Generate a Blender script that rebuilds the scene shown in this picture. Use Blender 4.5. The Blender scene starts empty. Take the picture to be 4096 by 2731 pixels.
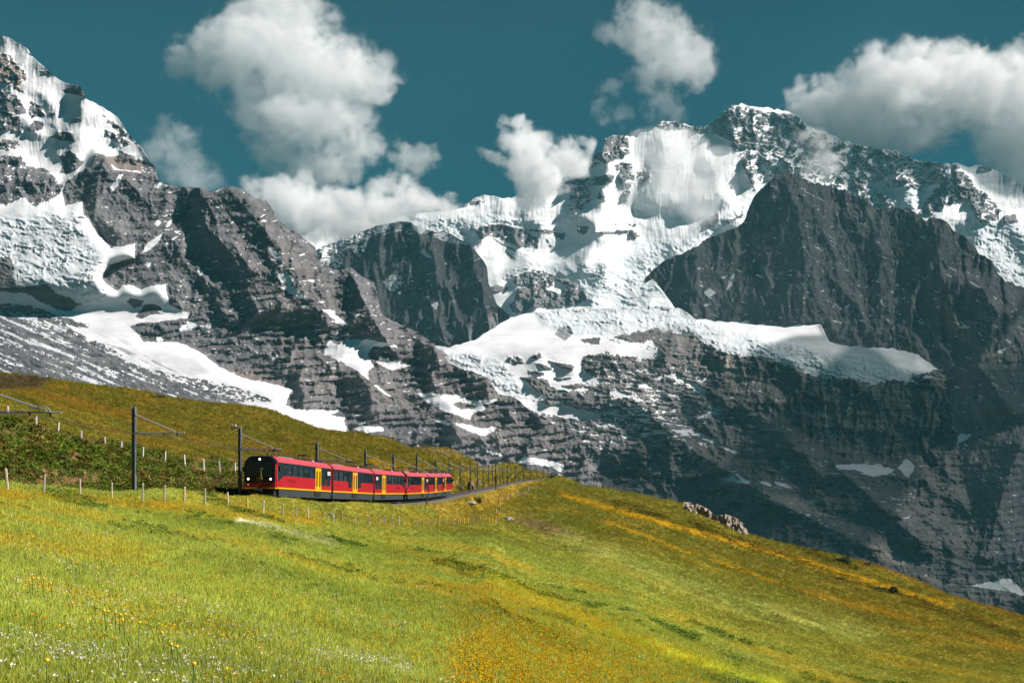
import bpy, bmesh, math, random
import numpy as np
from mathutils import Vector, Matrix
random.seed(7)
R = math.radians
scene = bpy.context.scene
col = scene.collection

# ------------------------------------------------------------------ camera
# Camera at the origin, looking level along +Y, with a rise (shift) lens: x = 2048+5000*X/Y, y = 1800-5000*Z/Y (photo pixels)
FOC, CX, HY = 5000.0, 2048.0, 1800.0
cam_d = bpy.data.cameras.new('camera')
cam = bpy.data.objects.new('camera', cam_d); col.objects.link(cam)
cam.location = (0, 0, 0); cam.rotation_euler = (R(90), 0, 0)
cam_d.sensor_width = 36.0; cam_d.lens = 36.0 * FOC / 4096.0
cam_d.shift_y = (HY - 1365.5) / 4096.0
cam_d.clip_start = 0.5; cam_d.clip_end = 60000.0
scene.camera = cam

# ------------------------------------------------------------------ sky, sun, exposure
SUN = Vector((0.76, -0.12, 0.62)).normalized()
world = bpy.data.worlds.new('World'); scene.world = world; world.use_nodes = True
wn, wl = world.node_tree.nodes, world.node_tree.links
wn.clear()
wo = wn.new('ShaderNodeOutputWorld'); wb = wn.new('ShaderNodeBackground')
sky = wn.new('ShaderNodeTexSky'); sky.sky_type = 'NISHITA'; sky.sun_disc = False
sky.sun_elevation = math.asin(SUN.z); sky.sun_rotation = math.atan2(SUN.x, SUN.y)
sky.altitude = 2000; sky.air_density = 1.0; sky.dust_density = 0.6; sky.ozone_density = 1.0
tint = wn.new('ShaderNodeMix'); tint.data_type = 'RGBA'; tint.blend_type = 'MULTIPLY'
tint.inputs[0].default_value = 1.0; tint.inputs[7].default_value = (0.03, 0.27, 0.26, 1)
wl.new(sky.outputs[0], tint.inputs[6]); wl.new(tint.outputs[2], wb.inputs[0])
wb.inputs[1].default_value = 0.05
wl.new(wb.outputs[0], wo.inputs[0])
sun_d = bpy.data.lights.new('sun', 'SUN'); sun_d.energy = 5.0; sun_d.angle = R(0.5); sun_d.color = (1.0, 0.92, 0.87)
sun = bpy.data.objects.new('sun', sun_d); col.objects.link(sun)
sun.rotation_euler = (-SUN).to_track_quat('-Z', 'Y').to_euler()
vs = scene.view_settings
vs.view_transform = 'Standard'; vs.look = 'None'; vs.gamma = 1.0; vs.use_curve_mapping = False
vs.exposure = 0.82
cy = scene.cycles
cy.use_denoising = True
cy.max_bounces = 16; cy.diffuse_bounces = 2; cy.glossy_bounces = 2; cy.transmission_bounces = 4
cy.transparent_max_bounces = 8; cy.volume_bounces = 10
cy.volume_step_rate = 3.0; cy.volume_max_steps = 256
cy.caustics_reflective = False; cy.caustics_refractive = False

# ------------------------------------------------------------------ helpers
def at(x, y, d):
    """photo pixel + real distance -> world point"""
    return Vector(((x - CX) / FOC * d, d, (HY - y) / FOC * d))

def tag(o, label=None, cat=None, group=None, kind=None):
    if label: o['label'] = label
    if cat: o['category'] = cat
    if group: o['group'] = group
    if kind: o['kind'] = kind
    return o

def empty(name, loc=(0, 0, 0), rz=0.0):
    o = bpy.data.objects.new(name, None); col.objects.link(o)
    o.empty_display_size = 0.2
    o.location = loc; o.rotation_euler = (0, 0, rz)
    return o

def mesh_obj(name, verts, faces, mat=None, parent=None, smooth=False):
    me = bpy.data.meshes.new(name)
    me.from_pydata([tuple(v) for v in verts], [], faces)
    if smooth: me.polygons.foreach_set('use_smooth', [True] * len(me.polygons))
    if mat: me.materials.append(mat)
    o = bpy.data.objects.new(name, me); col.objects.link(o)
    if parent: o.parent = parent
    return o

def inst(name, me, parent=None, loc=(0, 0, 0), rot=(0, 0, 0), scale=(1, 1, 1)):
    o = bpy.data.objects.new(name, me); col.objects.link(o)
    if parent: o.parent = parent
    o.location = loc; o.rotation_euler = rot; o.scale = scale
    return o

def copy_tree(o, parent=None):
    c = o.copy(); col.objects.link(c); c.parent = parent
    for ch in list(o.children): copy_tree(ch, c)
    return c

class MB:
    """collects boxes, bars and lathes, builds ONE mesh"""
    def __init__(self): self.v = []; self.f = []
    def add(self, v, f):
        n = len(self.v); self.v += [Vector(p) for p in v]; self.f += [tuple(i + n for i in q) for q in f]; return self
    def box(self, x0, x1, y0, y1, z0, z1):
        v = [(x0,y0,z0),(x1,y0,z0),(x1,y1,z0),(x0,y1,z0),(x0,y0,z1),(x1,y0,z1),(x1,y1,z1),(x0,y1,z1)]
        return self.add(v, [(0,3,2,1),(4,5,6,7),(0,1,5,4),(1,2,6,5),(2,3,7,6),(3,0,4,7)])
    def bar(self, a, b, r, n=6, r2=None):
        a, b = Vector(a), Vector(b); d = (b - a).normalized(); r2 = r if r2 is None else r2
        up = Vector((0,0,1)) if abs(d.z) < .95 else Vector((1,0,0))
        s = d.cross(up).normalized(); t = s.cross(d)
        v = []
        for p, rr in ((a, r), (b, r2)):
            for k in range(n):
                an = 2*math.pi*k/n; v.append(p + s*math.cos(an)*rr + t*math.sin(an)*rr)
        f = [(k, (k+1) % n, n+(k+1) % n, n+k) for k in range(n)] + [tuple(range(n-1, -1, -1)), tuple(range(n, 2*n))]
        return self.add(v, f)
    def tube(self, pts, r, n=6):
        for a, b in zip(pts[:-1], pts[1:]): self.bar(a, b, r, n)
        return self
    def mesh(self, name, mat=None, smooth=False):
        me = bpy.data.meshes.new(name); me.from_pydata([tuple(v) for v in self.v], [], self.f)
        if smooth: me.polygons.foreach_set('use_smooth', [True]*len(me.polygons))
        if mat: me.materials.append(mat)
        return me
    def build(self, name, mat=None, parent=None, smooth=False):
        o = bpy.data.objects.new(name, self.mesh(name, mat, smooth)); col.objects.link(o)
        if parent: o.parent = parent
        return o

# ---- numpy noise
_rng = np.random.RandomState(11)
_perm = np.concatenate([_rng.permutation(256)] * 3)
_ga = _rng.rand(256) * 2 * np.pi
_gx, _gy = np.cos(_ga), np.sin(_ga)
def perlin(x, y, seed=0):
    x = x + seed * 37.17; y = y + seed * 91.73
    xi = np.floor(x).astype(np.int64); yi = np.floor(y).astype(np.int64)
    xf = x - xi; yf = y - yi; xi &= 255; yi &= 255
    u = xf*xf*xf*(xf*(xf*6-15)+10); v = yf*yf*yf*(yf*(yf*6-15)+10)
    def g(ix, iy, dx, dy):
        h = _perm[_perm[ix] + iy]; return _gx[h]*dx + _gy[h]*dy
    n00 = g(xi, yi, xf, yf); n10 = g(xi+1, yi, xf-1, yf); n01 = g(xi, yi+1, xf, yf-1); n11 = g(xi+1, yi+1, xf-1, yf-1)
    return (n00*(1-u)+n10*u)*(1-v) + (n01*(1-u)+n11*u)*v
def fbm(x, y, o=5, seed=0, gain=.5, lac=2.03):
    s = 0; a = 1.0
    for k in range(o):
        s = s + a*perlin(x, y, seed+k); x = x*lac; y = y*lac; a *= gain
    return s
def ridged(x, y, o=5, seed=0, gain=.5, lac=2.07):
    s = 0; a = 1.0; w = 1.0
    for k in range(o):
        n = 1 - np.abs(perlin(x, y, seed+k))*2; n = n*n
        s = s + a*n*w; w = np.clip(n*1.3, 0, 1); x = x*lac; y = y*lac; a *= gain
    return s
def sstep(a, b, x):
    t = np.clip((x-a)/(b-a), 0, 1); return t*t*(3-2*t)
def poly_sd(px, py, poly):
    """signed distance to polygon, positive inside"""
    d = np.full(px.shape, 1e9); ins = np.zeros(px.shape, bool)
    n = len(poly)
    for i in range(n):
        x0, y0 = poly[i]; x1, y1 = poly[(i+1) % n]
        ex, ey = x1-x0, y1-y0; L = ex*ex+ey*ey+1e-9
        t = np.clip(((px-x0)*ex+(py-y0)*ey)/L, 0, 1)
        d = np.minimum(d, (px-x0-t*ex)**2+(py-y0-t*ey)**2)
        if y0 != y1:
            c = (y0 > py) != (y1 > py)
            ins ^= c & (px < (x1-x0)*(py-y0)/(y1-y0)+x0)
    return np.where(ins, 1, -1)*np.sqrt(d)

# ---- node helpers
def nmat(name):
    m = bpy.data.materials.new(name); m.use_nodes = True
    m.node_tree.nodes.clear(); return m, m.node_tree.nodes, m.node_tree.links
def pmat(name, c, rough=.6, metal=0.0, noise=.12, scale=6.0, bump=0.0, spec=.4):
    m, n, l = nmat(name)
    o = n.new('ShaderNodeOutputMaterial'); b = n.new('ShaderNodeBsdfPrincipled'); l.new(b.outputs[0], o.inputs[0])
    b.inputs['Roughness'].default_value = rough; b.inputs['Metallic'].default_value = metal
    b.inputs['Specular IOR Level'].default_value = spec
    tc = n.new('ShaderNodeTexCoord'); nz = n.new('ShaderNodeTexNoise'); nz.inputs['Scale'].default_value = scale; nz.inputs['Detail'].default_value = 4
    l.new(tc.outputs['Object'], nz.inputs['Vector'])
    rp = n.new('ShaderNodeMapRange'); rp.inputs[1].default_value = .25; rp.inputs[2].default_value = .75
    rp.inputs[3].default_value = 1-noise; rp.inputs[4].default_value = 1+noise; l.new(nz.outputs[0], rp.inputs[0])
    mx = n.new('ShaderNodeMix'); mx.data_type = 'RGBA'; mx.blend_type = 'MULTIPLY'; mx.inputs[0].default_value = 1
    mx.inputs[6].default_value = (*c, 1); l.new(rp.outputs[0], mx.inputs[7]); l.new(mx.outputs[2], b.inputs['Base Color'])
    if bump:
        bp = n.new('ShaderNodeBump'); bp.inputs['Strength'].default_value = bump; bp.inputs['Distance'].default_value = .02
        l.new(nz.outputs[0], bp.inputs['Height']); l.new(bp.outputs[0], b.inputs['Normal'])
    return m
# ------------------------------------------------------------------ mountains
# Outlines and snow fields were read off enlarged views of the photo; FS turns each view's coordinates into one plate ("F", 2352 wide).
KF = 4096.0/2352.0
FF, FX, FH = FOC/KF, CX/KF, HY/KF
VIEW = {'c1': (0, 0, .3418), 'c4': (0, 402, .3418), 'c2': (746.5, 172.3, .3418), 'c3': (1493, 172.3, .3662),
        'c5': (574, 631.6, .3418), 'c6': (1378, 746.5, .4141), 'cR': (1665, 516.8, .293), 'F': (0, 0, 1)}
def PV(v, pts):
    ox, oy, k = VIEW[v]; return [(ox+k*a, oy+k*b) for a, b in pts]

def mountain_material(name, rock_a, rock_b, brown, strata_tilt=0.0, seed=0, sscale=(.0035, .0035, .07)):
    m, n, l = nmat(name)
    out = n.new('ShaderNodeOutputMaterial'); b = n.new('ShaderNodeBsdfPrincipled'); l.new(b.outputs[0], out.inputs[0])
    b.inputs['Roughness'].default_value = .85; b.inputs['Specular IOR Level'].default_value = .15
    at_ = n.new('ShaderNodeAttribute'); at_.attribute_name = 'cover'
    sep = n.new('ShaderNodeSeparateColor'); l.new(at_.outputs['Color'], sep.inputs[0])
    tc = n.new('ShaderNodeTexCoord')
    n1 = n.new('ShaderNodeTexNoise'); n1.inputs['Scale'].default_value = .012; n1.inputs['Detail'].default_value = 8; n1.inputs['Roughness'].default_value = .65
    l.new(tc.outputs['Object'], n1.inputs['Vector'])
    mp = n.new('ShaderNodeMapping'); mp.inputs['Scale'].default_value = sscale; mp.inputs['Rotation'].default_value = (0, strata_tilt, 0)
    l.new(tc.outputs['Object'], mp.inputs['Vector'])
    n2 = n.new('ShaderNodeTexNoise'); n2.inputs['Scale'].default_value = 1.0; n2.inputs['Detail'].default_value = 8; n2.inputs['Roughness'].default_value = .62; l.new(mp.outputs[0], n2.inputs['Vector'])
    add = n.new('ShaderNodeMath'); add.operation = 'ADD'; l.new(n1.outputs[0], add.inputs[0]); l.new(n2.outputs[0], add.inputs[1])
    rp = n.new('ShaderNodeMapRange'); rp.inputs[1].default_value = .7; rp.inputs[2].default_value = 1.3; l.new(add.outputs[0], rp.inputs[0])
    rk = n.new('ShaderNodeMix'); rk.data_type = 'RGBA'; rk.inputs[6].default_value = (*rock_a, 1); rk.inputs[7].default_value = (*rock_b, 1); l.new(rp.outputs[0], rk.inputs[0])
    br = n.new('ShaderNodeMix'); br.data_type = 'RGBA'; br.inputs[7].default_value = (*brown, 1); l.new(sep.outputs[2], br.inputs[0]); l.new(rk.outputs[2], br.inputs[6])
    # ice: bluish and dirty
    ice = n.new('ShaderNodeMix'); ice.data_type = 'RGBA'; ice.inputs[6].default_value = (.72, .73, .74, 1); ice.inputs[7].default_value = (.50, .56, .59, 1)
    ir = n.new('ShaderNodeMath'); ir.operation = 'MULTIPLY'; l.new(n1.outputs[0], ir.inputs[0]); l.new(sep.outputs[1], ir.inputs[1]); 
    ir2 = n.new('ShaderNodeMath'); ir2.operation = 'MULTIPLY'; ir2.inputs[1].default_value = 1.2; l.new(ir.outputs[0], ir2.inputs[0]); l.new(ir2.outputs[0], ice.inputs[0])
    mq = n.new('ShaderNodeMapping'); mq.inputs['Scale'].default_value = (.006, .006, .022); mq.inputs['Rotation'].default_value = (0, .5, 0); l.new(tc.outputs['Object'], mq.inputs['Vector'])
    nq = n.new('ShaderNodeTexNoise'); nq.inputs['Scale'].default_value = 1.0; nq.inputs['Detail'].default_value = 7; nq.inputs['Roughness'].default_value = .66; nq.inputs['Distortion'].default_value = .6; l.new(mq.outputs[0], nq.inputs['Vector'])
    rq = n.new('ShaderNodeMapRange'); rq.inputs[1].default_value = .38; rq.inputs[2].default_value = .62; rq.inputs[3].default_value = .80; rq.inputs[4].default_value = 1.06; l.new(nq.outputs[0], rq.inputs[0])
    iq = n.new('ShaderNodeMix'); iq.data_type = 'RGBA'; iq.blend_type = 'MULTIPLY'; iq.inputs[0].default_value = 1; l.new(ice.outputs[2], iq.inputs[6]); l.new(rq.outputs[0], iq.inputs[7])
    sn = n.new('ShaderNodeMix'); sn.data_type = 'RGBA'; l.new(br.outputs[2], sn.inputs[6]); l.new(iq.outputs[2], sn.inputs[7])
    sr = n.new('ShaderNodeMapRange'); sr.inputs[1].default_value = .35; sr.inputs[2].default_value = .65; l.new(sep.outputs[0], sr.inputs[0]); l.new(sr.outputs[0], sn.inputs[0])
    l.new(sn.outputs[2], b.inputs['Base Color'])
    bp = n.new('ShaderNodeBump'); bp.inputs['Distance'].default_value = 9.0
    bs = n.new('ShaderNodeMapRange'); bs.inputs[3].default_value = .62; bs.inputs[4].default_value = .04; l.new(sr.outputs[0], bs.inputs[0]); l.new(bs.outputs[0], bp.inputs['Strength'])
    hs = add.outputs[0]
    for sc, am in ((.011, 1.5), (.035, .7), (.1, .3)):
        mv = n.new('ShaderNodeMapping'); mv.inputs['Scale'].default_value = (1, 1, 1.7); mv.inputs['Rotation'].default_value = (.2, strata_tilt+.5, 0); l.new(tc.outputs['Object'], mv.inputs['Vector'])
        vo = n.new('ShaderNodeTexVoronoi'); vo.feature = 'F1'; vo.inputs['Scale'].default_value = sc; l.new(mv.outputs[0], vo.inputs['Vector'])
        ma = n.new('ShaderNodeMath'); ma.operation = 'MULTIPLY_ADD'; ma.inputs[1].default_value = -am; l.new(vo.outputs['Distance'], ma.inputs[0]); l.new(hs, ma.inputs[2]); hs = ma.outputs[0]
    l.new(hs, bp.inputs['Height']); l.new(bp.outputs[0], b.inputs['Normal'])
    return m

def box_blur(a, r):
    for ax in (0, 1):
        for _ in range(2):
            p = np.pad(a, [(r+1, r) if k == ax else (0, 0) for k in (0, 1)], 'edge'); c = np.cumsum(p, ax)
            a = (np.take(c, range(2*r+1, c.shape[ax]), ax)-np.take(c, range(0, c.shape[ax]-2*r-1), ax))/(2*r+1)
    return a
def mountain(name, D0, sil, bottom, relief, cover, mat, step=2.0, jag=0.0, jagw=18.0, seed=0, back=420.0, flute=lambda X, Y: 0.0):
    """a mountain side: silhouette (F plate), bottom line, relief(x,y)->distance offset in plate units, cover(x,y)->snow, ice, brown"""
    sx = np.array([p[0] for p in sil], float); sy = np.array([p[1] for p in sil], float)
    bx = np.array([p[0] for p in bottom], float); by = np.array([p[1] for p in bottom], float)
    xs = np.arange(sx[0], sx[-1]+step, step)
    top = np.interp(xs, sx, sy); bot = np.interp(xs, bx, by)
    if jag: top = top + jag*fbm(xs/jagw, xs*0+seed*3.3, 4, seed) 
    bot = np.maximum(bot, top+12)
    yg = np.arange(top.min(), bot.max()+step, step); nr = len(yg)
    X = np.repeat(xs[None, :], nr, 0); Y = np.clip(np.repeat(yg[:, None], len(xs), 1), top[None, :], bot[None, :])
    cv = cover(X, Y)
    sm = np.clip(cv[0], 0, 1)
    q, ice_q = relief(X, Y, 1-.8*sm)
    kb = box_blur(sm, 2)*.85; q = q*(1-kb)+box_blur(q, 5)*kb + ice_q - flute(X, Y)*sm*(1.1*ridged((X+7*fbm(X/30, Y/60, 2, seed+70))/9, Y/80, 3, seed+71, .6)+1.2*fbm(X/18, Y/14, 4, seed+73, .6))
    d = D0*(1+q/FF)
    wx = (X-FX)/FF*d; wz = (FH-Y)/FF*d
    # the far side of the ridge, falling away behind it
    bk = []
    bh = np.minimum(back, .30*(bot-top)/FF*D0)
    for k, (dd, dz) in enumerate(((.4, -.25), (1.2, -1.1), (2.2, -2.6))):
        bk.append(np.stack([wx[0], d[0]+dd*bh+30*fbm(xs/40, xs*0+k, 3, seed+9)*np.minimum(1, bh/60), wz[0]+dz*bh], -1))
    V = np.concatenate([np.stack(bk[::-1], 0), np.stack([wx, d, wz], -1)], 0)
    nb = len(bk); rows, cols = V.shape[:2]
    ii = np.arange(rows*cols).reshape(rows, cols)
    F = np.stack([ii[:-1, :-1], ii[1:, :-1], ii[1:, 1:], ii[:-1, 1:]], -1).reshape(-1, 4)
    YY = np.concatenate([np.zeros((nb, cols)), Y], 0); TT = np.repeat(top[None], rows, 0); BB = np.repeat(bot[None], rows, 0)
    ct = ((YY <= TT+1e-6) & (YY > 0)).reshape(-1); cb = (YY >= BB-1e-6).reshape(-1)
    F = F[~(ct[F].all(1) | cb[F].all(1))]
    used, inv = np.unique(F, return_inverse=True); F = inv.reshape(-1, 4)
    me = bpy.data.meshes.new(name)
    me.vertices.add(len(used)); me.vertices.foreach_set('co', V.reshape(-1, 3)[used].reshape(-1).astype(np.float32))
    me.loops.add(F.size); me.loops.foreach_set('vertex_index', F.reshape(-1).astype(np.int32))
    me.polygons.add(len(F)); me.polygons.foreach_set('loop_start', np.arange(0, F.size, 4, dtype=np.int32))
    me.polygons.foreach_set('loop_total', np.full(len(F), 4, np.int32))
    me.polygons.foreach_set('use_smooth', np.ones(len(F), bool))
    me.update(calc_edges=True)
    C = np.ones((rows, cols, 4), np.float32)
    C[nb:, :, :3] = np.stack(cv, -1); C[:nb, :, :3] = C[nb:nb+1, :, :3]
    a = me.color_attributes.new('cover', 'FLOAT_COLOR', 'POINT'); a.data.foreach_set('color', C.reshape(-1, 4)[used].reshape(-1))
    me.materials.append(mat)
    o = bpy.data.objects.new(name, me); col.objects.link(o); o['kind'] = 'structure'
    return o

def paint(X, Y, base, items, seed=0, nz=None):
    """items: (view, polygon, value 0/1, edge noise, mix) painted in order; mix<1 breaks the patch up into speckle"""
    S = base.copy()
    n1 = fbm(X/22, Y/16, 5, seed+20, .6) if nz is None else nz
    n2 = fbm(X/9, Y/5.5, 4, seed+31, .65); n3 = fbm((X+.3*Y)/22, (Y-.25*X)/5, 4, seed+35, .7)
    for it in items:
        v, pts, val, en, mix = (list(it)+[1.0])[:5]
        P = PV(v, pts)
        px = [p[0] for p in P]; py = [p[1] for p in P]
        m = (X > min(px)-20) & (X < max(px)+20) & (Y > min(py)-20) & (Y < max(py)+20)
        if not m.any(): continue
        sd = poly_sd(X[m], Y[m], P)
        sd = sd + en*(.85*n1[m] + .5*n2[m] + .55*n3[m])
        k = sstep(-1.0, 1.0, sd)
        if mix < 1.0:
            sp = n2[m] + .45*n1[m] + .8*n3[m]
            th = np.quantile(sp, 1-mix)
            k = k*sstep(th-.08, th+.08, sp)
        S[m] = S[m]*(1-k) + val*k
    return S

def ledges(X, Y, per, tilt, seed, frac):
    """thin snow lines lying on ledges; frac = share covered where frac>0"""
    h = Y+tilt*X+7*fbm(X/70, Y/60, 4, seed); f = h/per+.7*fbm(X/120, h/50, 3, seed+4); w = f-np.floor(f)
    n = fbm(X/34, h/4.2, 5, seed+8, .58)+.22*fbm(X/9, Y/5, 3, seed+9, .6)
    return sstep(.02, .12, n-.62+1.0*frac+.25*(1-np.abs(w-.5)*2))
def region(X, Y, v, pts, soft=10.0):
    return sstep(-soft, soft, poly_sd(X, Y, PV(v, pts)))

def crest(X, Y, pts, a, wl, wr, fade=25.0):
    """a rib that stands out towards the viewer along pts (given from top to bottom)"""
    ys = np.array([p[1] for p in pts], float); xs = np.array([p[0] for p in pts], float)
    xr = np.interp(Y, ys, xs) + 5*fbm(Y/40, Y*0+a, 3, 5)
    dx = X-xr
    w = np.where(dx < 0, wl, wr)
    k = np.maximum(0, 1-np.abs(dx)/w); k = k*k*(1.6-.6*k)
    k = k*sstep(ys[0]-fade, ys[0]+fade, Y)*(1-sstep(ys[-1]-fade, ys[-1]+fade, Y))
    return -a*k

def strata(X, Y, per, tilt, seed, warp=8.0):
    """terraces: ledge and cliff"""
    h = Y + tilt*X + warp*fbm(X/90, Y/70, 4, seed)
    per2 = per*(1+.0*X)
    f = h/per2 + .6*fbm(X/160, h/60, 3, seed+4)
    w = f-np.floor(f)
    return (np.where(w < .62, w/.62*.25, .25+(w-.62)/.38*.75) - w)*per

def ice_tex(X, Y, k, seed):
    w = 9*fbm(X/26, Y/20, 3, seed+5); w2 = 9*fbm(X/24, Y/22, 3, seed+7)
    r = ridged((X+w)/15, (Y+w2)/8, 5, seed, .68)
    mk = .25+.9*sstep(-.25, .35, fbm(X/55, Y/34, 3, seed+13))
    big = ridged((X+2*w)/48, (Y-.25*X+w2)/15, 3, seed+15, .5)
    return -k*(2.6*r*mk + 2.6*big + 5*fbm(X/60, Y/34, 3, seed+9) + 1.0*mk*fbm(X/4.5, Y/3.2, 3, seed+11))
M_rock_near = mountain_material('dark_limestone', (.072, .074, .083), (.172, .168, .172), (.185, .155, .135), R(6), 1)
M_rock_far = mountain_material('blue_grey_rock', (.070, .074, .082), (.165, .162, .165), (.22, .18, .155), R(-8), 2, (.026, .026, .006))
M_rock_low = mountain_material('banded_rock', (.066, .066, .071), (.185, .172, .166), (.31, .265, .225), R(4), 3)

# ---- A: far snow massif with two summits (left col, snow dome, rock summit, long right ridge)
silA = [(560,560),(700,540),(770,500),(800,505),(866,512),(914,500),(938,492),(986,488),(1047,482),(1061,476),(1088,456),(1116,446),(1133,451),(1157,456),(1194,450),(1201,444),(1225,437),(1255,415),(1290,394),(1328,377),(1338,366),(1355,366),(1382,343),(1389,319),(1410,311),(1440,312),(1464,316),(1471,304),(1498,302),(1511,281),(1529,279),(1548,280),(1577,286),(1599,293),(1628,288),(1639,277),(1654,264),(1680,244),(1702,238),(1727,245),(1771,249),(1808,256),(1837,267),(1845,282),(1863,293),(1896,304),(1925,317),(1969,332),(2017,343),(2064,348),(2097,366),(2134,372),(2170,376),(2200,375),(2225,386),(2244,379),(2269,383),(2300,398),(2352,425),(2460,470),(2600,520)]
icesA = [('c2', [(1090,1400),(1290,1290),(1450,1250),(1700,1280),(1900,1250),(2200,1130),(2352,1100),(2500,1200),(2400,1620),(1780,1620),(1700,1400),(1500,1300),(1300,1330),(1150,1430)]),
         ('c2', [(590,960),(760,945),(1000,960),(1100,920),(1350,950),(1600,1000),(1350,1030),(1050,1010),(960,1120),(800,1050)]),
         ('c3', [(1460,700),(1700,720),(1690,860),(1540,830)]), ('c3', [(1880,900),(2500,950),(2500,1390),(2200,1250),(2000,1030)]), ('c3', [(0,1100),(300,1000),(640,780),(700,740),(650,850),(300,1060),(100,1150),(0,1220)])]
def reliefA(X, Y, RK):
    q = (760-Y)*1.05 + .45*np.maximum(0, 560-Y)*-.6
    q = q - 26*ridged(X/170, Y/210, 3, 40) - RK*(20*ridged(X/60, Y/80, 4, 42) + 9*fbm(X/26, Y/34, 4, 44, .55))
    sp = region(X, Y, 'F', [(1290,300),(1480,270),(1700,220),(2250,360),(2250,500),(1800,560),(1500,500),(1300,560)], 40)
    q = q - sp*(.3+.7*RK)*(14*ridged(X/40, Y/46, 4, 48, .55)) + RK*sp*strata(X, Y, 22, .25, 51, 10)*.7
    q += crest(X, Y, [(1400,312),(1395,400),(1370,520),(1330,640)], 60, 120, 90) + crest(X, Y, [(1702,238),(1690,360),(1600,480)], 70, 150, 130) + crest(X, Y, [(2200,375),(2180,440),(2150,520)], 45, 70, 60)
    q += crest(X, Y, [(1512,280),(1525,380),(1500,480)], 35, 70, 70)
    ic = np.zeros_like(X)
    for v, p in icesA: ic = np.maximum(ic, region(X, Y, v, p, 12))
    ice = ice_tex(X, Y, ic, 60)
    basin = region(X, Y, 'F', [(1080,560),(1700,540),(1560,640),(1200,620)], 40)
    q = q - basin*8*fbm(X/70, Y/30, 2, 66)
    return q, ice
rkA = [('c3', [(370,320),(440,250),(510,195),(600,200),(700,230),(860,240),(950,270),(990,340),(1100,370),(1110,400),(1000,400),(900,380),(850,420),(700,480),(560,440),(480,400),(400,380)], 0, 5, .58),
 ('c3', [(480,420),(900,400),(1300,440),(1560,490),(1660,540),(1850,560),(1920,560),(1800,680),(1700,710),(1440,690),(1330,670),(1280,640),(1200,700),(1150,700),(900,620),(820,600),(640,680),(600,560)], 0, 6, .36),
 ('c3', [(1240,470),(1560,490),(1660,540),(1850,560),(1920,560),(1800,660),(1700,700),(1500,690),(1400,600)], 0, 6, .46),
 ('c3', [(1270,640),(1400,710),(1500,770),(1540,830),(1480,850),(1400,830),(1250,740)], 0, 5, .5),
 ('c3', [(1690,870),(1720,800),(1830,660),(1930,560),(1960,600),(2000,640),(2040,700),(2100,740),(2200,850),(2190,900),(2120,930),(2060,920),(2030,860),(1990,780),(1900,800),(1850,830),(1800,880)], 0, 4, .66),
 ('c3', [(2210,890),(2290,870),(2310,920),(2220,930)], 0, 3), ('c3', [(2070,570),(2130,575),(2150,600),(2080,590)], 0, 2),
 ('c3', [(340,960),(360,900),(430,860),(440,900),(400,960)], 0, 3), ('c3', [(470,930),(560,880),(600,860),(590,880),(500,930)], 0, 3),
 ('c3', [(0,300),(60,290),(200,300),(280,320),(380,320),(360,370),(200,340),(60,330)], 0, 3, .5), ('c3', [(560,500),(640,560),(660,720),(620,650),(580,570)], 0, 4, .7),
 ('c2', [(1590,670),(1700,600),(1800,560),(1870,500),(1890,420),(1950,400),(2030,405),(2050,520),(2000,560),(1900,590),(1850,600),(1750,640)], 0, 4, .68),
 ('c2', [(1870,500),(1890,420),(1960,400),(1990,480),(1960,520)], 0, 3, .9),
 ('c2', [(1600,720),(1800,690),(1950,660),(1930,720),(1870,740),(1640,745)], 0, 5, .7), ('c2', [(1660,760),(1750,750),(1800,820),(1720,920),(1660,930),(1640,880)], 0, 5, .5),
 ('c2', [(1820,830),(1860,760),(1890,850)], 0, 3, .75), ('c2', [(1950,600),(2060,590),(2080,700),(2020,860),(1990,740)], 0, 5, .7),
 ('c2', [(2090,640),(2180,660),(2180,720),(2110,740)], 0, 5, .45),
 ('c2', [(1010,1050),(1060,1015),(1180,1000),(1300,1030),(1500,1040),(1610,1070),(1600,1110),(1500,1060),(1350,1050),(1440,1110),(1430,1170),(1300,1150),(1200,1110),(1100,1080),(1040,1110)], 0, 3, .86),
 ('c2', [(1110,1085),(1200,1140),(1290,1180),(1370,1215),(1240,1175)], 0, 2, .92), ('c2', [(1215,1190),(1290,1228),(1240,1235)], 0, 2), ('c2', [(1490,1100),(1560,1170),(1510,1150)], 0, 2, .7),
 ('c2', [(1690,1020),(1780,1020),(1750,1070),(1700,1060)], 0, 3, .85), ('c2', [(1780,1060),(2080,1040),(2110,1080),(2070,1120),(2030,1060),(1900,1070)], 0, 3, .85), ('c2', [(1930,1000),(2110,1000),(2060,1020)], 0, 3, .6),
 ('c2', [(1290,1350),(1400,1310),(1500,1320),(1560,1400),(1480,1430),(1360,1420),(1260,1400)], 0, 4, .68), ('c2', [(1240,1570),(1300,1430),(1440,1420),(1560,1460),(1640,1430),(1740,1450),(1770,1510),(1700,1540),(1600,1560)], 0, 4, .88),
 ('c2', [(1490,1320),(1600,1380),(1700,1400),(1690,1430),(1560,1390)], 0, 3), ('c2', [(1070,1440),(1160,1410),(1240,1430),(1160,1465)], 0, 2), ('c5', [(1740,200),(1860,130),(1900,170),(1850,260),(1770,250)], 0, 3),
 ('c2', [(915,895),(960,850),(1060,840),(1080,850),(980,880)], 0, 2, .75), ('c2', [(1300,815),(1330,795),(1340,820)], 0, 2)]
def coverA(X, Y):
    S = paint(X, Y, np.ones_like(X), rkA, 1)
    ic = np.zeros_like(X)
    for v, p in icesA: ic = np.maximum(ic, region(X, Y, v, p, 8))
    ic = np.maximum(ic*.9, .12)
    br = np.clip(fbm(X/60, Y/50, 3, 77)*.7, 0, .35)
    return S, ic, br
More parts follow.
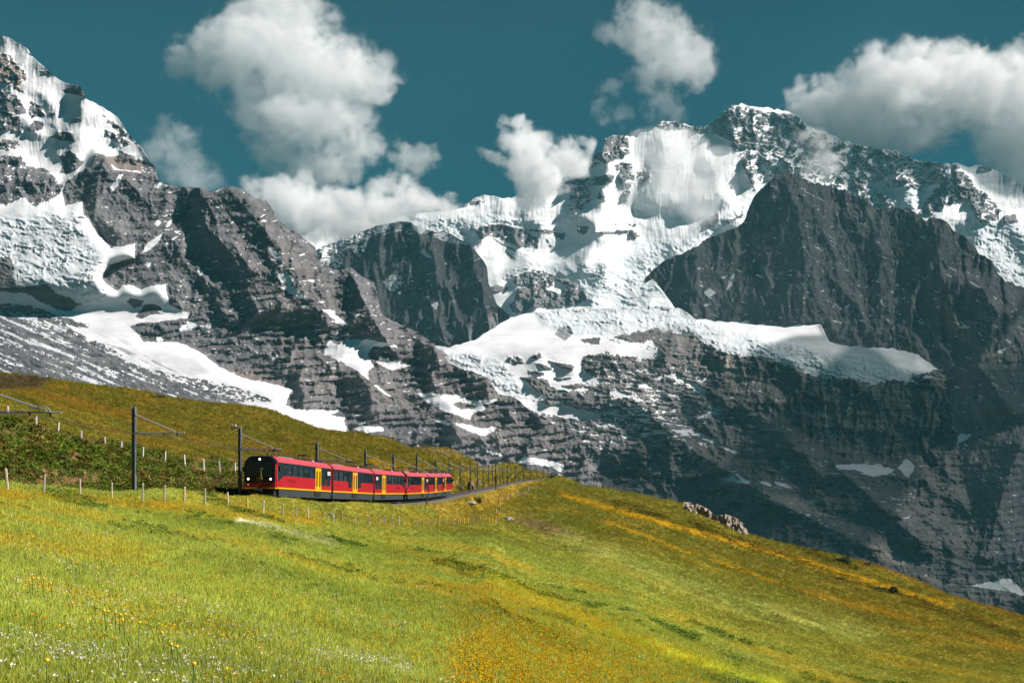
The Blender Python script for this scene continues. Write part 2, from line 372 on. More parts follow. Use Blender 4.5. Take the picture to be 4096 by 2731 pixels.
A = mountain('mountain_far_snow', 6600, silA, [(560,640),(900,700),(1100,830),(1600,830),(1900,660),(2200,660),(2600,820)], reliefA, coverA, M_rock_far, 2.0, 4.5, 14, 3, flute=lambda X, Y: 1-sstep(560, 620, Y))

# ---- B: the dark central face below the snow dome
silB = [(640,640),(700,590),(740,566),(800,545),(850,525),(866,517),(897,514),(914,509),(941,509),(951,517),(982,528),(1000,533),(1020,530),(1054,548),(1081,562),(1092,575),(1110,598),(1119,614),(1122,650),(1141,698),(1160,716),(1174,729),(1180,760)]
def reliefB(X, Y, RK):
    q = (800-Y)*.55
    q = q - 30*ridged(X/62, Y/190, 4, 70) - 7*fbm(X/16, Y/40, 4, 75, .6)
    q += crest(X, Y, [(955,517),(1000,600),(1010,700),(1020,800)], 36, 60, 50) + crest(X, Y, [(860,520),(850,600),(840,720)], 30, 50, 50) + crest(X, Y, [(1085,575),(1100,650),(1090,760)], 26, 40, 40)
    return q, 0
itB = [('c2', [(390,1380),(440,1350),(510,1340),(530,1390),(470,1450),(420,1440)], 1, 3, .6), ('c2', [(640,1190),(660,1160),(700,1210),(740,1240),(680,1220)], 1, 2), ('c2', [(720,1075),(790,1050),(900,1110),(970,1140),(860,1130),(780,1110)], 1, 2, .85),
 ('c2', [(780,1270),(820,1260),(820,1280)], 1, 2), ('c2', [(-250,1200),(60,1110),(300,1050),(440,1000),(300,1100),(240,1230),(150,1160),(100,1290),(-250,1400)], 1, 4, .5), ('c2', [(580,995),(690,1040),(640,1070),(590,1040)], 1, 2),
 ('c2', [(320,1010),(440,1000),(480,990),(440,1040),(360,1060)], 1, 3, .5), ('c2', [(990,1490),(1030,1500),(1030,1530)], 1, 2), ('c2', [(730,1330),(750,1320),(740,1350)], 1, 2),
 ('c5', [(1220,200),(1270,170),(1250,240)], 1, 2), ('c5', [(1310,325),(1340,320),(1330,345)], 1, 1.5), ('c5', [(1360,315),(1385,310),(1385,365)], 1, 1.5), ('c5', [(1140,240),(1205,200),(1160,230)], 1, 2), ('c5', [(1500,150),(1540,170),(1530,190)], 1, 1.5), ('c5', [(1590,10),(1620,0),(1610,30)], 1, 1.5)]
def coverB(X, Y): return paint(X, Y, ledges(X, Y, 26, .35, 190, -.03+.3*(1-sstep(520, 570, Y))), itB, 2), np.zeros_like(X)+.1, np.zeros_like(X)
B = mountain('mountain_central_face', 5200, silB, [(640,760),(900,800),(1180,835)], reliefB, coverB, M_rock_far, 2.0, 3.0, 16, 4)

# ---- D: the dark pyramid on the right and the long wall under it
silD = [(1480,640),(1500,619),(1530,597),(1566,582),(1603,564),(1625,546),(1658,535),(1700,519),(1713,500),(1722,470),(1735,447),(1775,410),(1788,394),(1793,391),(1808,394),(1841,410),(1877,421),(1929,434),(1954,443),(1998,465),(2020,484),(2039,476),(2094,482),(2112,495),(2126,509),(2137,498),(2170,505),(2185,524),(2200,535),(2214,542),(2236,562),(2247,582),(2277,597),(2295,634),(2310,645),(2352,659),(2450,720),(2620,800)]
def reliefD(X, Y, RK):
    lo = sstep(760, 900, Y)
    q = (900-Y)*.52
    wx = X+14*fbm(X/60, Y/80, 3, 88)
    q = q - (1-.55*lo)*14*ridged(wx/74, Y/190, 6, 80, .52) - 3.5*fbm(wx/14, Y/30, 4, 85, .64) - 2.0*ridged(wx/12, Y/26, 3, 87, .6)
    q = q + lo*strata(X, Y, 17, .10, 86, 9)*.55 + lo*strata(X, Y, 6, .10, 89, 5)*.6
    q += crest(X, Y, [(1795,392),(1830,480),(1850,600),(1840,760)], 60, 150, 140) + crest(X, Y, [(2240,640),(2290,720),(2250,840),(2330,960)], 70, 120, 110)
    q += crest(X, Y, [(2140,500),(2160,620),(2200,760)], 40, 80, 110) + crest(X, Y, [(1600,566),(1600,660),(1590,760)], 34, 60, 60)
    q += crest(X, Y, [(2352,1000),(2300,1150),(2260,1300)], 60, 130, 90)
    return q, 0
itD = [('cR', [(140,215),(165,185),(150,210)], 1, 1.5), ('cR', [(1030,465),(1075,485),(1040,480)], 1, 1.5), ('cR', [(1215,600),(1235,570),(1235,620)], 1, 1.5), ('cR', [(935,640),(985,615),(965,655)], 1, 2), ('cR', [(890,660),(915,645),(912,660)], 1, 1),
 ('cR', [(1120,700),(1155,715),(1135,722)], 1, 1.5), ('cR', [(1380,485),(1412,505),(1400,517)], 1, 1.5), ('cR', [(763,510),(782,503),(772,527)], 1, 1.5), ('cR', [(815,365),(855,330),(832,358)], 1, 1.5), ('cR', [(1640,515),(1700,530),(1660,527)], 1, 1.5),
 ('cR', [(1905,432),(2015,490),(1990,493),(1930,460)], 1, 1.5), ('cR', [(1830,735),(1870,770),(1930,805),(1880,797)], 1, 1.5), ('cR', [(1985,838),(2017,868),(2000,862)], 1, 1), ('cR', [(2182,870),(2245,915),(2237,932),(2200,898)], 1, 1.5), ('cR', [(2125,985),(2200,968),(2170,1007)], 1, 1.5),
 ('cR', [(110,780),(165,740),(205,755),(150,795)], 1, 2), ('cR', [(235,795),(310,765),(315,795),(260,812)], 1, 2), ('cR', [(470,805),(610,770),(570,835),(480,828)], 1, 3), ('cR', [(655,805),(760,770),(755,805),(680,815)], 1, 2), ('cR', [(1100,490),(1120,465),(1115,490)], 1, 1), ('cR', [(1380,575),(1420,560),(1410,578)], 1, 1), ('cR', [(590,572),(640,563),(620,575)], 1, 1),
 ('c3', [(440,1272),(490,1248),(470,1278)], 1, 2), ('c3', [(480,1350),(500,1270),(530,1250),(512,1322)], 1, 2), ('c3', [(340,1370),(370,1335),(425,1365),(370,1395)], 1, 3), ('c3', [(330,1442),(378,1433),(350,1452)], 1, 1.5), ('c3', [(578,1112),(608,1088),(586,1122)], 1, 1), ('c3', [(870,1255),(890,1250),(885,1262)], 1, 1), ('c3', [(640,1165),(665,1150),(650,1180)], 1, 1),
 ('c6', [(1925,672),(2000,602),(2062,610),(2020,642)], 1, 3), ('c6', [(1905,692),(1935,682),(1925,695)], 1, 1), ('c6', [(1878,925),(1940,908),(1960,960),(2000,1000),(2027,1032),(1980,1012),(1930,960)], 1, 3), ('c6', [(1828,968),(1890,970),(1870,976)], 1, 1.5), ('c6', [(1850,763),(1898,768),(1860,772)], 1, 1.5),
 ('c6', [(2238,60),(2285,100),(2250,88)], 1, 1.5), ('c6', [(2198,152),(2250,130),(2230,158)], 1, 1.5), ('c6', [(2098,38),(2122,62),(2105,55)], 1, 1), ('c6', [(2045,1440),(2150,1425),(2270,1398),(2330,1455),(2370,1500),(2240,1470),(2170,1462)], 1, 3), ('c6', [(1980,20),(2060,15),(2010,5)], 1, 1)]
def coverD(X, Y):
    S = paint(X, Y, ledges(X, Y, 24, -.4, 193, -.01), itD, 3)
    br = .55*region(X, Y, 'cR', [(1640,560),(1760,640),(1900,820),(2050,960),(2200,1010),(2344,1050),(2344,1180),(2100,1080),(1850,900),(1720,760)], 10)
    return S, np.zeros_like(X)+.1, np.clip(br+.2*fbm(X/50, Y/60, 3, 90), 0, .7)
Dm = mountain('mountain_right_pyramid', 4700, silD, [(1480,652),(1500,640),(1525,672),(1550,706),(1580,735),(1610,800),(1700,860),(1900,900),(2100,960),(2150,1300),(2180,1500),(2620,1600)], reliefD, coverD, M_rock_far, 2.0, 6.0, 12, 5)

# ---- E: lower walls, slabs and the hanging glacier
silE = [(960,830),(985,806),(1001,794),(1035,797),(1094,779),(1121,761),(1150,742),(1174,729),(1200,722),(1250,712),(1350,703),(1400,708),(1450,704),(1520,702),(1560,708),(1600,733),(1700,742),(1800,752),(1885,745),(1905,785),(1950,795),(2050,800),(2110,815),(2150,845),(2170,852),(2182,905),(2190,965),(2204,1030),(2212,1100),(2236,1180),(2262,1260),(2300,1340),(2360,1390),(2440,1440),(2600,1500)]
iceE = [('F', [(1420,700),(1560,708),(1640,750),(1800,790),(1950,815),(2100,850),(2172,850),(2165,880),(2140,888),(2000,883),(1900,868),(1780,830),(1690,815),(1615,780),(1540,755)]), ('c5', [(1310,520),(1500,530),(1700,560),(1800,720),(1860,830),(1750,810),(1640,720),(1500,640),(1350,590)]), ('F', [(1230,715),(1400,700),(1560,700),(1620,745),(1560,765),(1480,758),(1400,772),(1320,775),(1250,745)])]
def reliefE(X, Y, RK):
    q = (1000-Y)*.80 + 150*sstep(1850, 2250, X)
    up = 1-sstep(760, 830, Y)
    wall = region(X, Y, 'F', [(1640,815),(1780,835),(1900,870),(2170,885),(2190,1000),(2130,1060),(1900,1070),(1800,980),(1700,900)], 25)
    q = q - wall*(Y-850)*(-.55)
    wx = X+10*fbm(X/50, Y/50, 3, 98)
    q = q + up*(800-Y)*.7
    q = q - (.25+.75*RK)*(1-.6*up)*(19*ridged(wx/120, Y/120, 6, 95, .56)) - RK*2.6*fbm(X/13, Y/13, 4, 99, .62)*(1-.6*up) - wall*11*ridged(wx/26, Y/150, 5, 101, .6) - RK*2.6*fbm(X/44, (Y-.12*X)/5.5, 4, 103, .62)
    q = q + RK*(1-up)*strata(X, Y, 19, -.10, 96, 10)*.5 + RK*(1-up)*strata(X, Y, 6.5, -.10, 97, 6)*.65
    q += crest(X, Y, [(1740,900),(1800,980),(1880,1040),(1990,1130),(2130,1260)], 55, 110, 130)
    q += crest(X, Y, [(1440,900),(1500,960),(1600,1040),(1800,1160),(2000,1260)], 40, 120, 90)
    q += 34*region(X, Y, 'F', [(1330,1050),(1500,1080),(1650,1120),(1800,1200),(1700,1260),(1400,1150)], 40)
    ic = np.zeros_like(X)
    for v, p in iceE: ic = np.maximum(ic, region(X, Y, v, p, 10))
    ice = ice_tex(X, Y, ic, 62)
    lip = region(X, Y, 'F', [(1540,740),(1700,755),(1860,785),(1960,835),(1940,868),(1780,826),(1640,796)], 16)
    q = q - 14*lip - lip*6*ridged((X+6*fbm(X/20, Y/20, 2, 64))/17, Y/40, 4, 63, .6)
    return q, ice
snE = [('F', [(950,815),(985,800),(1001,785),(1035,780),(1094,760),(1121,740),(1174,700),(1250,670),(1520,670),(1560,690),(1600,720),(1700,735),(1800,742),(1885,735),(1905,775),(1950,785),(2050,792),(2110,805),(2130,825),(2168,846),(2120,858),(2150,866),(2085,868),(2110,880),(2040,872),(2000,883),(1960,868),(1900,868),(1850,858),(1780,830),(1740,820),(1690,815),(1640,800),(1615,780),(1590,768),(1540,760),(1500,755),(1460,765),(1430,770),(1395,775),(1440,790),(1490,800),(1520,815),(1470,825),(1400,812),(1345,815),(1335,835),(1350,860),(1400,880),(1330,880),(1360,900),(1290,895),(1240,880),(1225,890),(1260,915),(1300,930),(1378,950),(1378,965),(1300,960),(1240,950),(1206,932),(1150,925),(1100,880),(1000,850)], 1, 8),
 ('c5', [(2225,430),(2352,420),(2352,470),(2250,455)], 0, 3), ('c5', [(1720,570),(1770,540),(1830,560),(1840,590),(1760,610)], 0, 3, .8), ('c5', [(1890,550),(1950,520),(1970,550),(1920,570)], 0, 3), ('c5', [(2000,575),(2100,590),(2180,610),(2170,645),(2080,620)], 0, 3), ('c5', [(1920,590),(1990,600),(2030,630),(1970,630)], 0, 2),
 ('c5', [(1820,690),(1920,680),(2000,700),(2020,740),(1960,770),(1880,740)], 0, 3), ('c5', [(2025,690),(2160,690),(2100,705)], 0, 2), ('c5', [(1960,795),(2100,790),(2352,810),(2352,832),(2100,827)], 0, 3), ('c5', [(1900,840),(2000,840),(2200,860),(2000,872)], 0, 3), ('c5', [(2045,400),(2080,350),(2150,340),(2180,390),(2120,445)], .42, 2, 1),
 ('c5', [(1860,640),(1960,650),(1990,668),(1900,665)], 0, 2, .7), ('c5', [(2070,745),(2200,730),(2330,750),(2200,760)], 0, 3), ('c5', [(1300,590),(1500,640),(1640,720),(1760,820),(1700,820),(1560,720)], .5, 6, .4),
 ('c6', [(0,100),(60,60),(190,100),(280,80),(350,165),(250,190),(130,160),(0,140)], 1, 4, .85), ('c6', [(350,270),(420,275),(480,310),(540,330),(600,370),(570,390),(500,340),(440,310)], 1, 3), ('c6', [(510,285),(570,275),(540,297)], 1, 2), ('c6', [(215,320),(260,320),(290,352),(220,345)], 1, 2), ('c6', [(45,375),(80,363),(220,395),(100,403)], 1, 2),
 ('c6', [(-40,462),(100,492),(160,507),(80,504)], 1, 2), ('c6', [(-40,528),(110,545),(50,552)], 1, 2), ('c6', [(250,573),(390,598),(330,602)], 1, 2), ('c6', [(400,580),(520,580),(600,620),(650,625),(640,650),(700,675),(785,708),(740,712),(650,662),(590,640),(520,595),(490,600),(505,625)], 1, 3),
 ('c6', [(580,465),(640,475),(670,500),(600,487)], 1, 2), ('c6', [(450,425),(508,457),(480,449)], 1, 1.5), ('c6', [(1010,740),(1050,785),(1058,802),(1000,758)], 1, 2, .8), ('c6', [(650,855),(720,838),(860,880),(780,874)], 1, 2), ('c6', [(755,823),(800,848),(862,868),(820,874),(780,852)], 1, 2), ('c6', [(870,850),(960,883),(940,893),(890,872)], 1, 1.5), ('c6', [(950,863),(1030,876),(1073,906),(1000,893)], 1, 2),
 ('c6', [(850,938),(892,940),(880,953)], 1, 1), ('c6', [(910,938),(948,957),(920,955)], 1, 1), ('c6', [(1128,963),(1212,970),(1170,992)], 1, 2), ('c6', [(1235,740),(1300,775),(1400,770),(1560,775),(1632,800),(1600,828),(1500,838),(1420,802),(1330,797)], 1, 3), ('c6', [(1652,790),(1700,738),(1748,780),(1720,842),(1690,832)], 1, 3), ('c6', [(618,553),(692,592),(660,582)], 1, 1.5), ('c6', [(278,540),(392,582),(340,564)], 1, 1.5),
 ('c6', [(1130,1040),(1180,1052),(1150,1057)], 1, 1), ('c6', [(835,222),(860,225),(850,237)], 1, 1), ('c6', [(2045,1440),(2150,1425),(2270,1398),(2330,1455),(2370,1500),(2240,1470),(2170,1462)], 1, 3),
 ('c5', [(1590,1172),(1700,1205),(1690,1218),(1610,1197)], 1, 1.5), ('c5', [(2020,980),(2065,990),(2030,1000)], 1, 1.5), ('c5', [(2230,1190),(2260,1190),(2250,1220),(2230,1210)], 1, 1.5), ('c5', [(2320,1240),(2352,1235),(2352,1290),(2330,1280)], 1, 1.5),
 # thin falls and melt streaks
 ('c6', [(1244,395),(1252,395),(1262,520),(1272,640),(1255,730),(1252,730),(1264,640),(1252,520)], .55, .6), ('c6', [(490,672),(500,672),(530,745),(520,745)], .6, 1, .6), ('c6', [(290,625),(300,625),(322,690),(314,690)], .6, 1, .6), ('c6', [(890,965),(960,995),(1060,1055),(950,1000)], .55, 1, .7)]
brE = [('c6', [(650,860),(850,910),(1100,960),(1250,1040),(1260,1060),(1100,1030),(900,950),(720,890)]), ('c6', [(1430,1210),(1540,1220),(1700,1300),(1680,1360),(1900,1420),(1960,1440),(1800,1400),(1500,1260)]), ('c6', [(660,180),(760,200),(840,320),(820,420),(700,330)])]
def coverE(X, Y):
    fr = .36*region(X, Y, 'F', [(1150,880),(1330,800),(1420,800),(1640,850),(1660,960),(1560,1010),(1380,1040),(1250,980)], 40)+.16*region(X, Y, 'F', [(1380,900),(1700,860),(2180,900),(2150,1300),(1500,1080)], 60)
    S = ledges(X, Y, 17, -.10, 180, fr-.04)
    S = paint(X, Y, S, snE, 4)
    ic = np.zeros_like(X)
    for v, p in iceE: ic = np.maximum(ic, region(X, Y, v, p, 8))
    br = np.zeros_like(X)
    for v, p in brE: br = np.maximum(br, .8*region(X, Y, v, p, 8))
    return S, np.maximum(ic, .12), np.clip(br+.15*fbm(X/50, Y/20, 4, 92), 0, .9)
E = mountain('mountain_lower_wall', 3700, silE, [(960,1150),(1300,1160),(1500,1180),(2000,1330),(2300,1450),(2600,1580)], reliefE, coverE, M_rock_low, 2.0, 3.5, 22, 6)

# ---- L: snow summit on the left, its icefall, and the long dark ridge running down to the right
silL = [(-180,30),(-90,60),(0,80),(20,87),(38,99),(62,111),(72,128),(102,154),(123,176),(150,191),(171,196),(185,198),(198,227),(239,248),(270,270),(294,308),(325,337),(342,366),(357,386),(359,410),(369,420),(410,429),(458,432),(492,441),(523,426),(554,434),(588,455),(612,461),(629,485),(636,506),(670,526),(684,535),(725,569),(728,593),(749,614),(777,620),(805,615),(832,634),(860,650),(868,680),(878,722),(902,738),(936,751),(953,758),(977,775),(998,789),(1001,799),(1018,806),(1029,833),(1052,843),(1087,854),(1121,867),(1135,891),(1145,905),(1182,912),(1206,932),(1230,953),(1278,977),(1319,1001),(1343,1042),(1350,1072),(1380,1110)]
rockL = [(359,400),(300,395),(262,390),(240,356),(218,352),(205,380),(170,405),(150,420),(144,440),(148,475),(188,462),(191,491),(205,504),(222,537),(253,569),(280,566),(311,559),(308,593),(253,607),(232,638),(256,662),(270,668),(283,655),(300,655),(325,665),(355,655),(380,652),(385,680),(390,700),(420,715),(435,720),(430,730),(375,738),(320,742),(300,750),(315,765),(330,785),(400,785),(425,790),(470,815),(500,840),(520,850),(560,868),(620,880),(670,895),(655,930),(700,950),(790,960),(800,1010),(1500,1200),(1500,300),(420,300)]
def reliefL(X, Y, RK):
    rk = sstep(-14, 6, poly_sd(X, Y, rockL))
    q = (950-Y)*.72 + 80*(1-rk)*(1-sstep(370, 420, Y)) - 75*(1-rk)*sstep(430, 500, Y)*(1-sstep(640, 720, Y)) 
    wx = X+12*fbm(X/60, Y/60, 3, 118)
    n = 15*ridged(wx/120, Y/150, 6, 110, .54) + 2.0*fbm(X/12, Y/11, 4, 115, .65) + 2.6*fbm((X-.5*Y)/46, (Y+.30*X)/6.5, 4, 119, .62)
    st = strata(X, Y, 21, .14, 116, 12)*1.0 + strata(X, Y, 7, .14, 117, 6)*.7
    low = sstep(620, 820, Y)
    q = q - rk*n + rk*(.35+.65*low)*st
    q += rk*(crest(X, Y, [(458,432),(492,498),(506,549),(564,628),(578,686),(595,727)], 48, 90, 230)
             + crest(X, Y, [(523,426),(600,520),(680,640),(760,760)], 40, 120, 150)
             + crest(X, Y, [(240,356),(225,420),(215,500),(260,560)], 30, 60, 240)
             + crest(X, Y, [(700,820),(690,870),(700,950)], 46, 70, 120) + crest(X, Y, [(820,850),(850,910),(860,960)], 40, 80, 110) + crest(X, Y, [(805,615),(830,680),(860,740),(900,800)], 45, 80, 60)
             + crest(X, Y, [(1000,790),(1010,850)], 30, 60, 40) + crest(X, Y, [(1120,870),(1120,920)], 25, 60, 40) + crest(X, Y, [(1040,960),(1060,1020)], 30, 70, 80))
    sn = 1-rk
    mo = sn*(1-sstep(430, 520, Y))
    q = q - mo*(16*ridged(X/80, Y/110, 3, 120, .5)+RK*(9*ridged(X/30, Y/40, 4, 121)+5*fbm(X/14, Y/16, 4, 122, .6))) + RK*mo*strata(X, Y, 20, -.05, 123, 12)*.8
    q += mo*crest(X, Y, [(185,198),(190,260),(180,330),(170,400)], 46, 60, 110)
    icf = region(X, Y, 'F', [(-200,500),(0,500),(120,490),(185,470),(205,560),(250,610),(240,640),(240,690),(190,700),(120,650),(0,640),(-200,640)], 14)
    ice = ice_tex(X, Y, sn*icf, 125)
    q = q - sn*3*fbm(X/60, Y/24, 3, 127)
    low2 = sn*sstep(700, 760, Y)
    q = q - low2*(1.5*ridged((X*.9+Y*.4)/60, (Y*.9-X*.45)/14, 5, 129, .62)) - low2*(Y-720)*.45
    return q, ice
snL0 = rockL
itL = [('c1', [(-400,330),(60,370),(150,470),(190,530),(130,560),(160,620),(100,600),(60,560),(-400,560)], 0, 5, .75), ('c1', [(-400,570),(80,620),(150,690),(180,760),(120,760),(40,740),(-400,720)], 0, 4, .8), ('c1', [(-400,760),(60,750),(130,790),(150,900),(100,880),(-400,860)], 0, 5, .8), ('c1', [(-400,900),(140,950),(130,1000),(-400,1010)], 0, 4, .8),
 ('c1', [(-400,1040),(140,1050),(180,1120),(320,1140),(400,1230),(430,1260),(380,1320),(300,1360),(240,1390),(150,1320),(60,1380),(-400,1280)], 0, 4, .9), ('c1', [(390,1060),(470,1000),(520,1060),(560,1090),(520,1140),(450,1170),(400,1160),(430,1100)], 0, 3, .92), ('c1', [(330,920),(430,880),(500,900),(510,950),(420,950)], 0, 3), ('c1', [(180,880),(230,810),(300,820),(290,860),(240,890)], 0, 3, .9), ('c1', [(210,680),(280,720),(310,780),(210,790),(190,750)], 0, 3, .85),
 ('c1', [(415,610),(500,580),(550,575),(590,665),(520,640),(440,625)], 0, 2), ('c1', [(265,480),(330,470),(365,515),(300,500)], 0, 2), ('c1', [(165,325),(215,375),(210,385),(185,350)], 0, 2), ('c1', [(690,770),(800,850),(950,980),(860,930),(760,850)], 0, 3, .8), ('c1', [(690,870),(800,900),(900,980),(800,970),(720,920)], 0, 3, .8), ('c1', [(800,1010),(900,1050),(980,1080),(1045,1120),(1060,1220),(950,1160),(860,1080)], 0, 3, .92), ('c1', [(700,1050),(800,1050),(900,1100),(940,1150),(800,1140),(740,1100)], 0, 2), ('c1', [(480,800),(560,790),(540,830),(470,820)], 0, 3, .7), ('c1', [(330,760),(380,750),(350,790)], 0, 2, .7),
 ('c4', [(-400,560),(60,550),(95,610),(90,680),(110,740),(200,750),(300,730),(400,800),(520,850),(545,870),(470,910),(380,900),(270,850),(180,800),(100,790),(-400,740)], 0, 4), ('c4', [(850,850),(880,825),(970,840),(950,880),(900,892)], 0, 3), ('c4', [(905,950),(980,870),(1050,865),(1100,900),(1040,920),(1110,930),(1010,940),(940,968)], 0, 3), ('c4', [(478,305),(540,318),(520,332)], 0, 2), ('c4', [(432,402),(478,410),(465,432)], 0, 2), ('c4', [(480,285),(580,280),(560,295)], 0, 2),
 ('c4', [(-400,830),(200,875),(400,950),(600,1005),(590,1025),(350,1000),(150,930),(-400,890)], 0, 4, .8), ('c4', [(-400,930),(200,960),(500,1060),(750,1160),(860,1250),(950,1290),(1200,1350),(1500,1400),(1700,1460),(1850,1520),(1500,1520),(1300,1600),(-400,1600)], 0, 5, .55),
 ('c4', [(180,1125),(420,1135),(400,1150),(220,1145)], 1, 3), ('c4', [(510,1290),(570,1280),(680,1300),(640,1330),(530,1320)], 1, 3), ('c4', [(540,1200),(620,1220),(600,1240)], 1, 3), ('c4', [(165,1320),(280,1318),(320,1335),(250,1338)], 1, 2), ('c4', [(720,1350),(760,1360),(740,1375)], 1, 2), ('c4', [(670,1350),(700,1355),(690,1370)], 1, 2), ('c4', [(1010,1450),(1150,1440),(1200,1450),(1250,1430),(1400,1475),(1300,1480),(1100,1485)], 1, 3), ('c4', [(780,1405),(860,1420),(850,1435)], 1, 2), ('c4', [(90,1200),(200,1210),(140,1218)], 1, 2)]
itL2 = [('c4', [(735,85),(800,0),(830,-10),(800,60),(760,108)], 1, 3, .9), ('c4', [(1035,330),(1060,300),(1085,320),(1060,347)], 1, 2), ('c4', [(1105,360),(1130,308),(1163,298),(1140,345)], 1, 2), ('c4', [(957,522),(990,455),(1097,388),(1062,455),(1000,505)], 1, 2), ('c4', [(1005,70),(1080,52),(1135,75),(1070,97)], 1, 3, .85), ('c4', [(1435,112),(1503,87),(1460,118)], 1, 1.5), ('c4', [(1630,307),(1702,308),(1690,323)], 1, 1), ('c4', [(1725,318),(1780,298),(1808,318),(1760,314)], 1, 1), ('c4', [(1797,488),(1850,497),(1888,560),(1880,583),(1820,525)], 1, 2), ('c4', [(1875,600),(1905,605),(1895,638),(1880,625)], 1, 1.5),
 ('c4', [(1845,655),(1920,662),(1978,690),(1960,740),(2055,812),(2030,832),(1950,795),(1885,760),(1930,740),(1870,702)], 1, 3), ('c4', [(2152,893),(2250,925),(2283,970),(2240,968)], 1, 2), ('c4', [(2250,975),(2350,1000),(2330,1018),(2250,994)], 1, 2), ('c4', [(952,588),(1018,588),(1000,622)], 1, 2), ('c4', [(1325,638),(1368,648),(1345,688)], 1, 2), ('c4', [(1185,1052),(1260,985),(1333,1000),(1310,1033),(1220,1050)], 1, 3, .9), ('c4', [(1345,1022),(1400,998),(1448,1020),(1420,1032)], 1, 2), ('c4', [(1043,1090),(1080,1088),(1103,1112),(1060,1118)], 1, 2), ('c4', [(1228,433),(1293,377),(1250,428)], 1, 2), ('c4', [(1148,432),(1215,398),(1160,443)], 1, 2), ('c4', [(1170,375),(1218,375),(1185,390)], 1, 1.5), ('c4', [(1110,465),(1150,435),(1120,470)], 1, 1), ('c4', [(1180,240),(1208,200),(1195,235)], 1, 1), ('c4', [(700,210),(728,215),(715,225)], 1, 1), ('c4', [(2045,705),(2130,700),(2110,722)], 1, 1.5), ('c4', [(1195,735),(1232,735),(1215,755)], 1, 1.5),
 ('c5', [(500,535),(518,455),(540,443),(600,465),(650,428),(820,438),(992,470),(990,488),(930,477),(830,482),(790,530),(837,620),(800,640),(797,702),(720,645),(600,575)], 1, 3), ('c5', [(842,578),(920,588),(1010,573),(1012,595),(1078,605),(960,642),(900,622)], 1, 2), ('c5', [(535,408),(602,420),(580,438)], 1, 1.5), ('c5', [(640,238),(700,258),(757,265),(710,274)], 1, 1.5), ('c5', [(472,223),(560,238),(602,290),(665,332),(620,337),(550,292)], 1, 3, .9),
 ('c5', [(1117,793),(1280,798),(1380,808),(1520,845),(1668,833),(1640,852),(1560,872),(1587,905),(1500,930),(1480,972),(1400,947),(1300,912),(1200,862)], 1, 3), ('c5', [(1362,870),(1400,848),(1502,870),(1513,897),(1420,902)], 0, 2), ('c5', [(828,738),(862,745),(962,827),(910,803)], 1, 1.5), ('c5', [(1243,978),(1300,973),(1358,1000),(1330,1013)], 1, 1.5), ('c5', [(1378,998),(1450,1003),(1560,1030),(1655,1013),(1640,1047),(1580,1087),(1500,1062),(1420,1027)], 1, 2.5),
 ('c5', [(330,900),(560,910),(640,898),(530,940),(645,958),(620,982),(480,977),(350,962),(200,922)], 1, 3), ('c5', [(678,1030),(760,1015),(890,1018),(902,1047),(780,1060)], 1, 2), ('c5', [(1787,1262),(1840,1218),(1960,1233),(2115,1275),(2090,1325),(2050,1303),(1950,1277)], 1, 2), ('c5', [(1580,1172),(1700,1205),(1690,1218),(1600,1197)], 1, 1.5), ('c5', [(1060,795),(1090,800),(1075,808)], 1, 1), ('c5', [(1200,740),(1235,742),(1215,748)], 1, 1), ('c5', [(2060,1330),(2100,1340),(2095,1360)], 1, 1)]
def coverL(X, Y):
    n1 = fbm(X/22, Y/16, 5, 140, .6)
    base = 1-sstep(-1.2, 1.2, poly_sd(X, Y, rockL)+3.0*n1)
    base = np.maximum(base, ledges(X, Y, 19, .12, 186, -.07+.09*region(X, Y, 'F', [(300,420),(640,480),(900,740),(1150,900),(1250,960),(700,940),(420,700)], 60)))
    S = paint(X, Y, base, itL, 5)
    S = paint(X, Y, S, itL2, 6)
    # dirty ice: long streaks running down to the right
    dz = region(X, Y, 'F', [(-150,700),(60,725),(160,760),(290,830),(380,870),(560,930),(680,975),(560,1000),(-150,1000)], 18)
    st = fbm((X*.92+Y*.4)/70, (Y*.9-X*.42)/7.5, 5, 142, .62)
    S = np.where(dz > .3, np.clip(S*(1-dz)+dz*sstep(-.06, .34, 1.5*fbm((X*.93+Y*.36)/150, (Y*.93-X*.40)/9, 5, 147, .6)+.35*n1+.25*fbm(X/9, Y/7, 4, 149, .65)-.16+.5*(S-.5)-.10*sstep(800, 900, Y)), 0, 1), S)
    up = region(X, Y, 'F', [(-150,690),(100,700),(250,760),(430,860),(640,940),(560,960),(250,850),(0,740),(-150,730)], 14)
    S = S*(1-up*.55*sstep(.05, .3, st))
    ic = region(X, Y, 'F', [(-200,470),(120,480),(185,470),(240,600),(240,720),(60,660),(-200,660)], 14)*.9
    ic = np.maximum(ic, dz*.8); ic = np.maximum(ic, .1)
    br = np.zeros_like(X)
    for v, p in (('c1', [(400,560),(600,560),(600,680),(420,640)]), ('c1', [(-300,330),(60,360),(200,520),(180,640),(-300,640)]), ('c1', [(690,1040),(960,1090),(960,1170),(760,1150)]), ('c1', [(250,460),(370,450),(370,530)])): br = np.maximum(br, .9*region(X, Y, v, p, 6))
    br = np.maximum(br, .28*region(X, Y, 'F', [(640,900),(860,960),(1340,1060),(1300,960),(1100,860),(860,730),(720,600),(600,500),(520,470),(560,640),(640,780)], 40))
    br = np.maximum(br, .8*region(X, Y, 'F', [(520,850),(600,850),(640,880),(560,870)], 8))
    return S, ic, np.clip(br+.15*fbm(X/40, Y/20, 4, 144), 0, .9)
L = mountain('mountain_left_ridge', 2700, silL, [(-180,1030),(0,1020),(800,1080),(1100,1130),(1380,1180)], reliefL, coverL, M_rock_near, 1.9, 2.5, 14, 7, 300.0, lambda X, Y: .8*(1-sstep(450, 500, Y)))
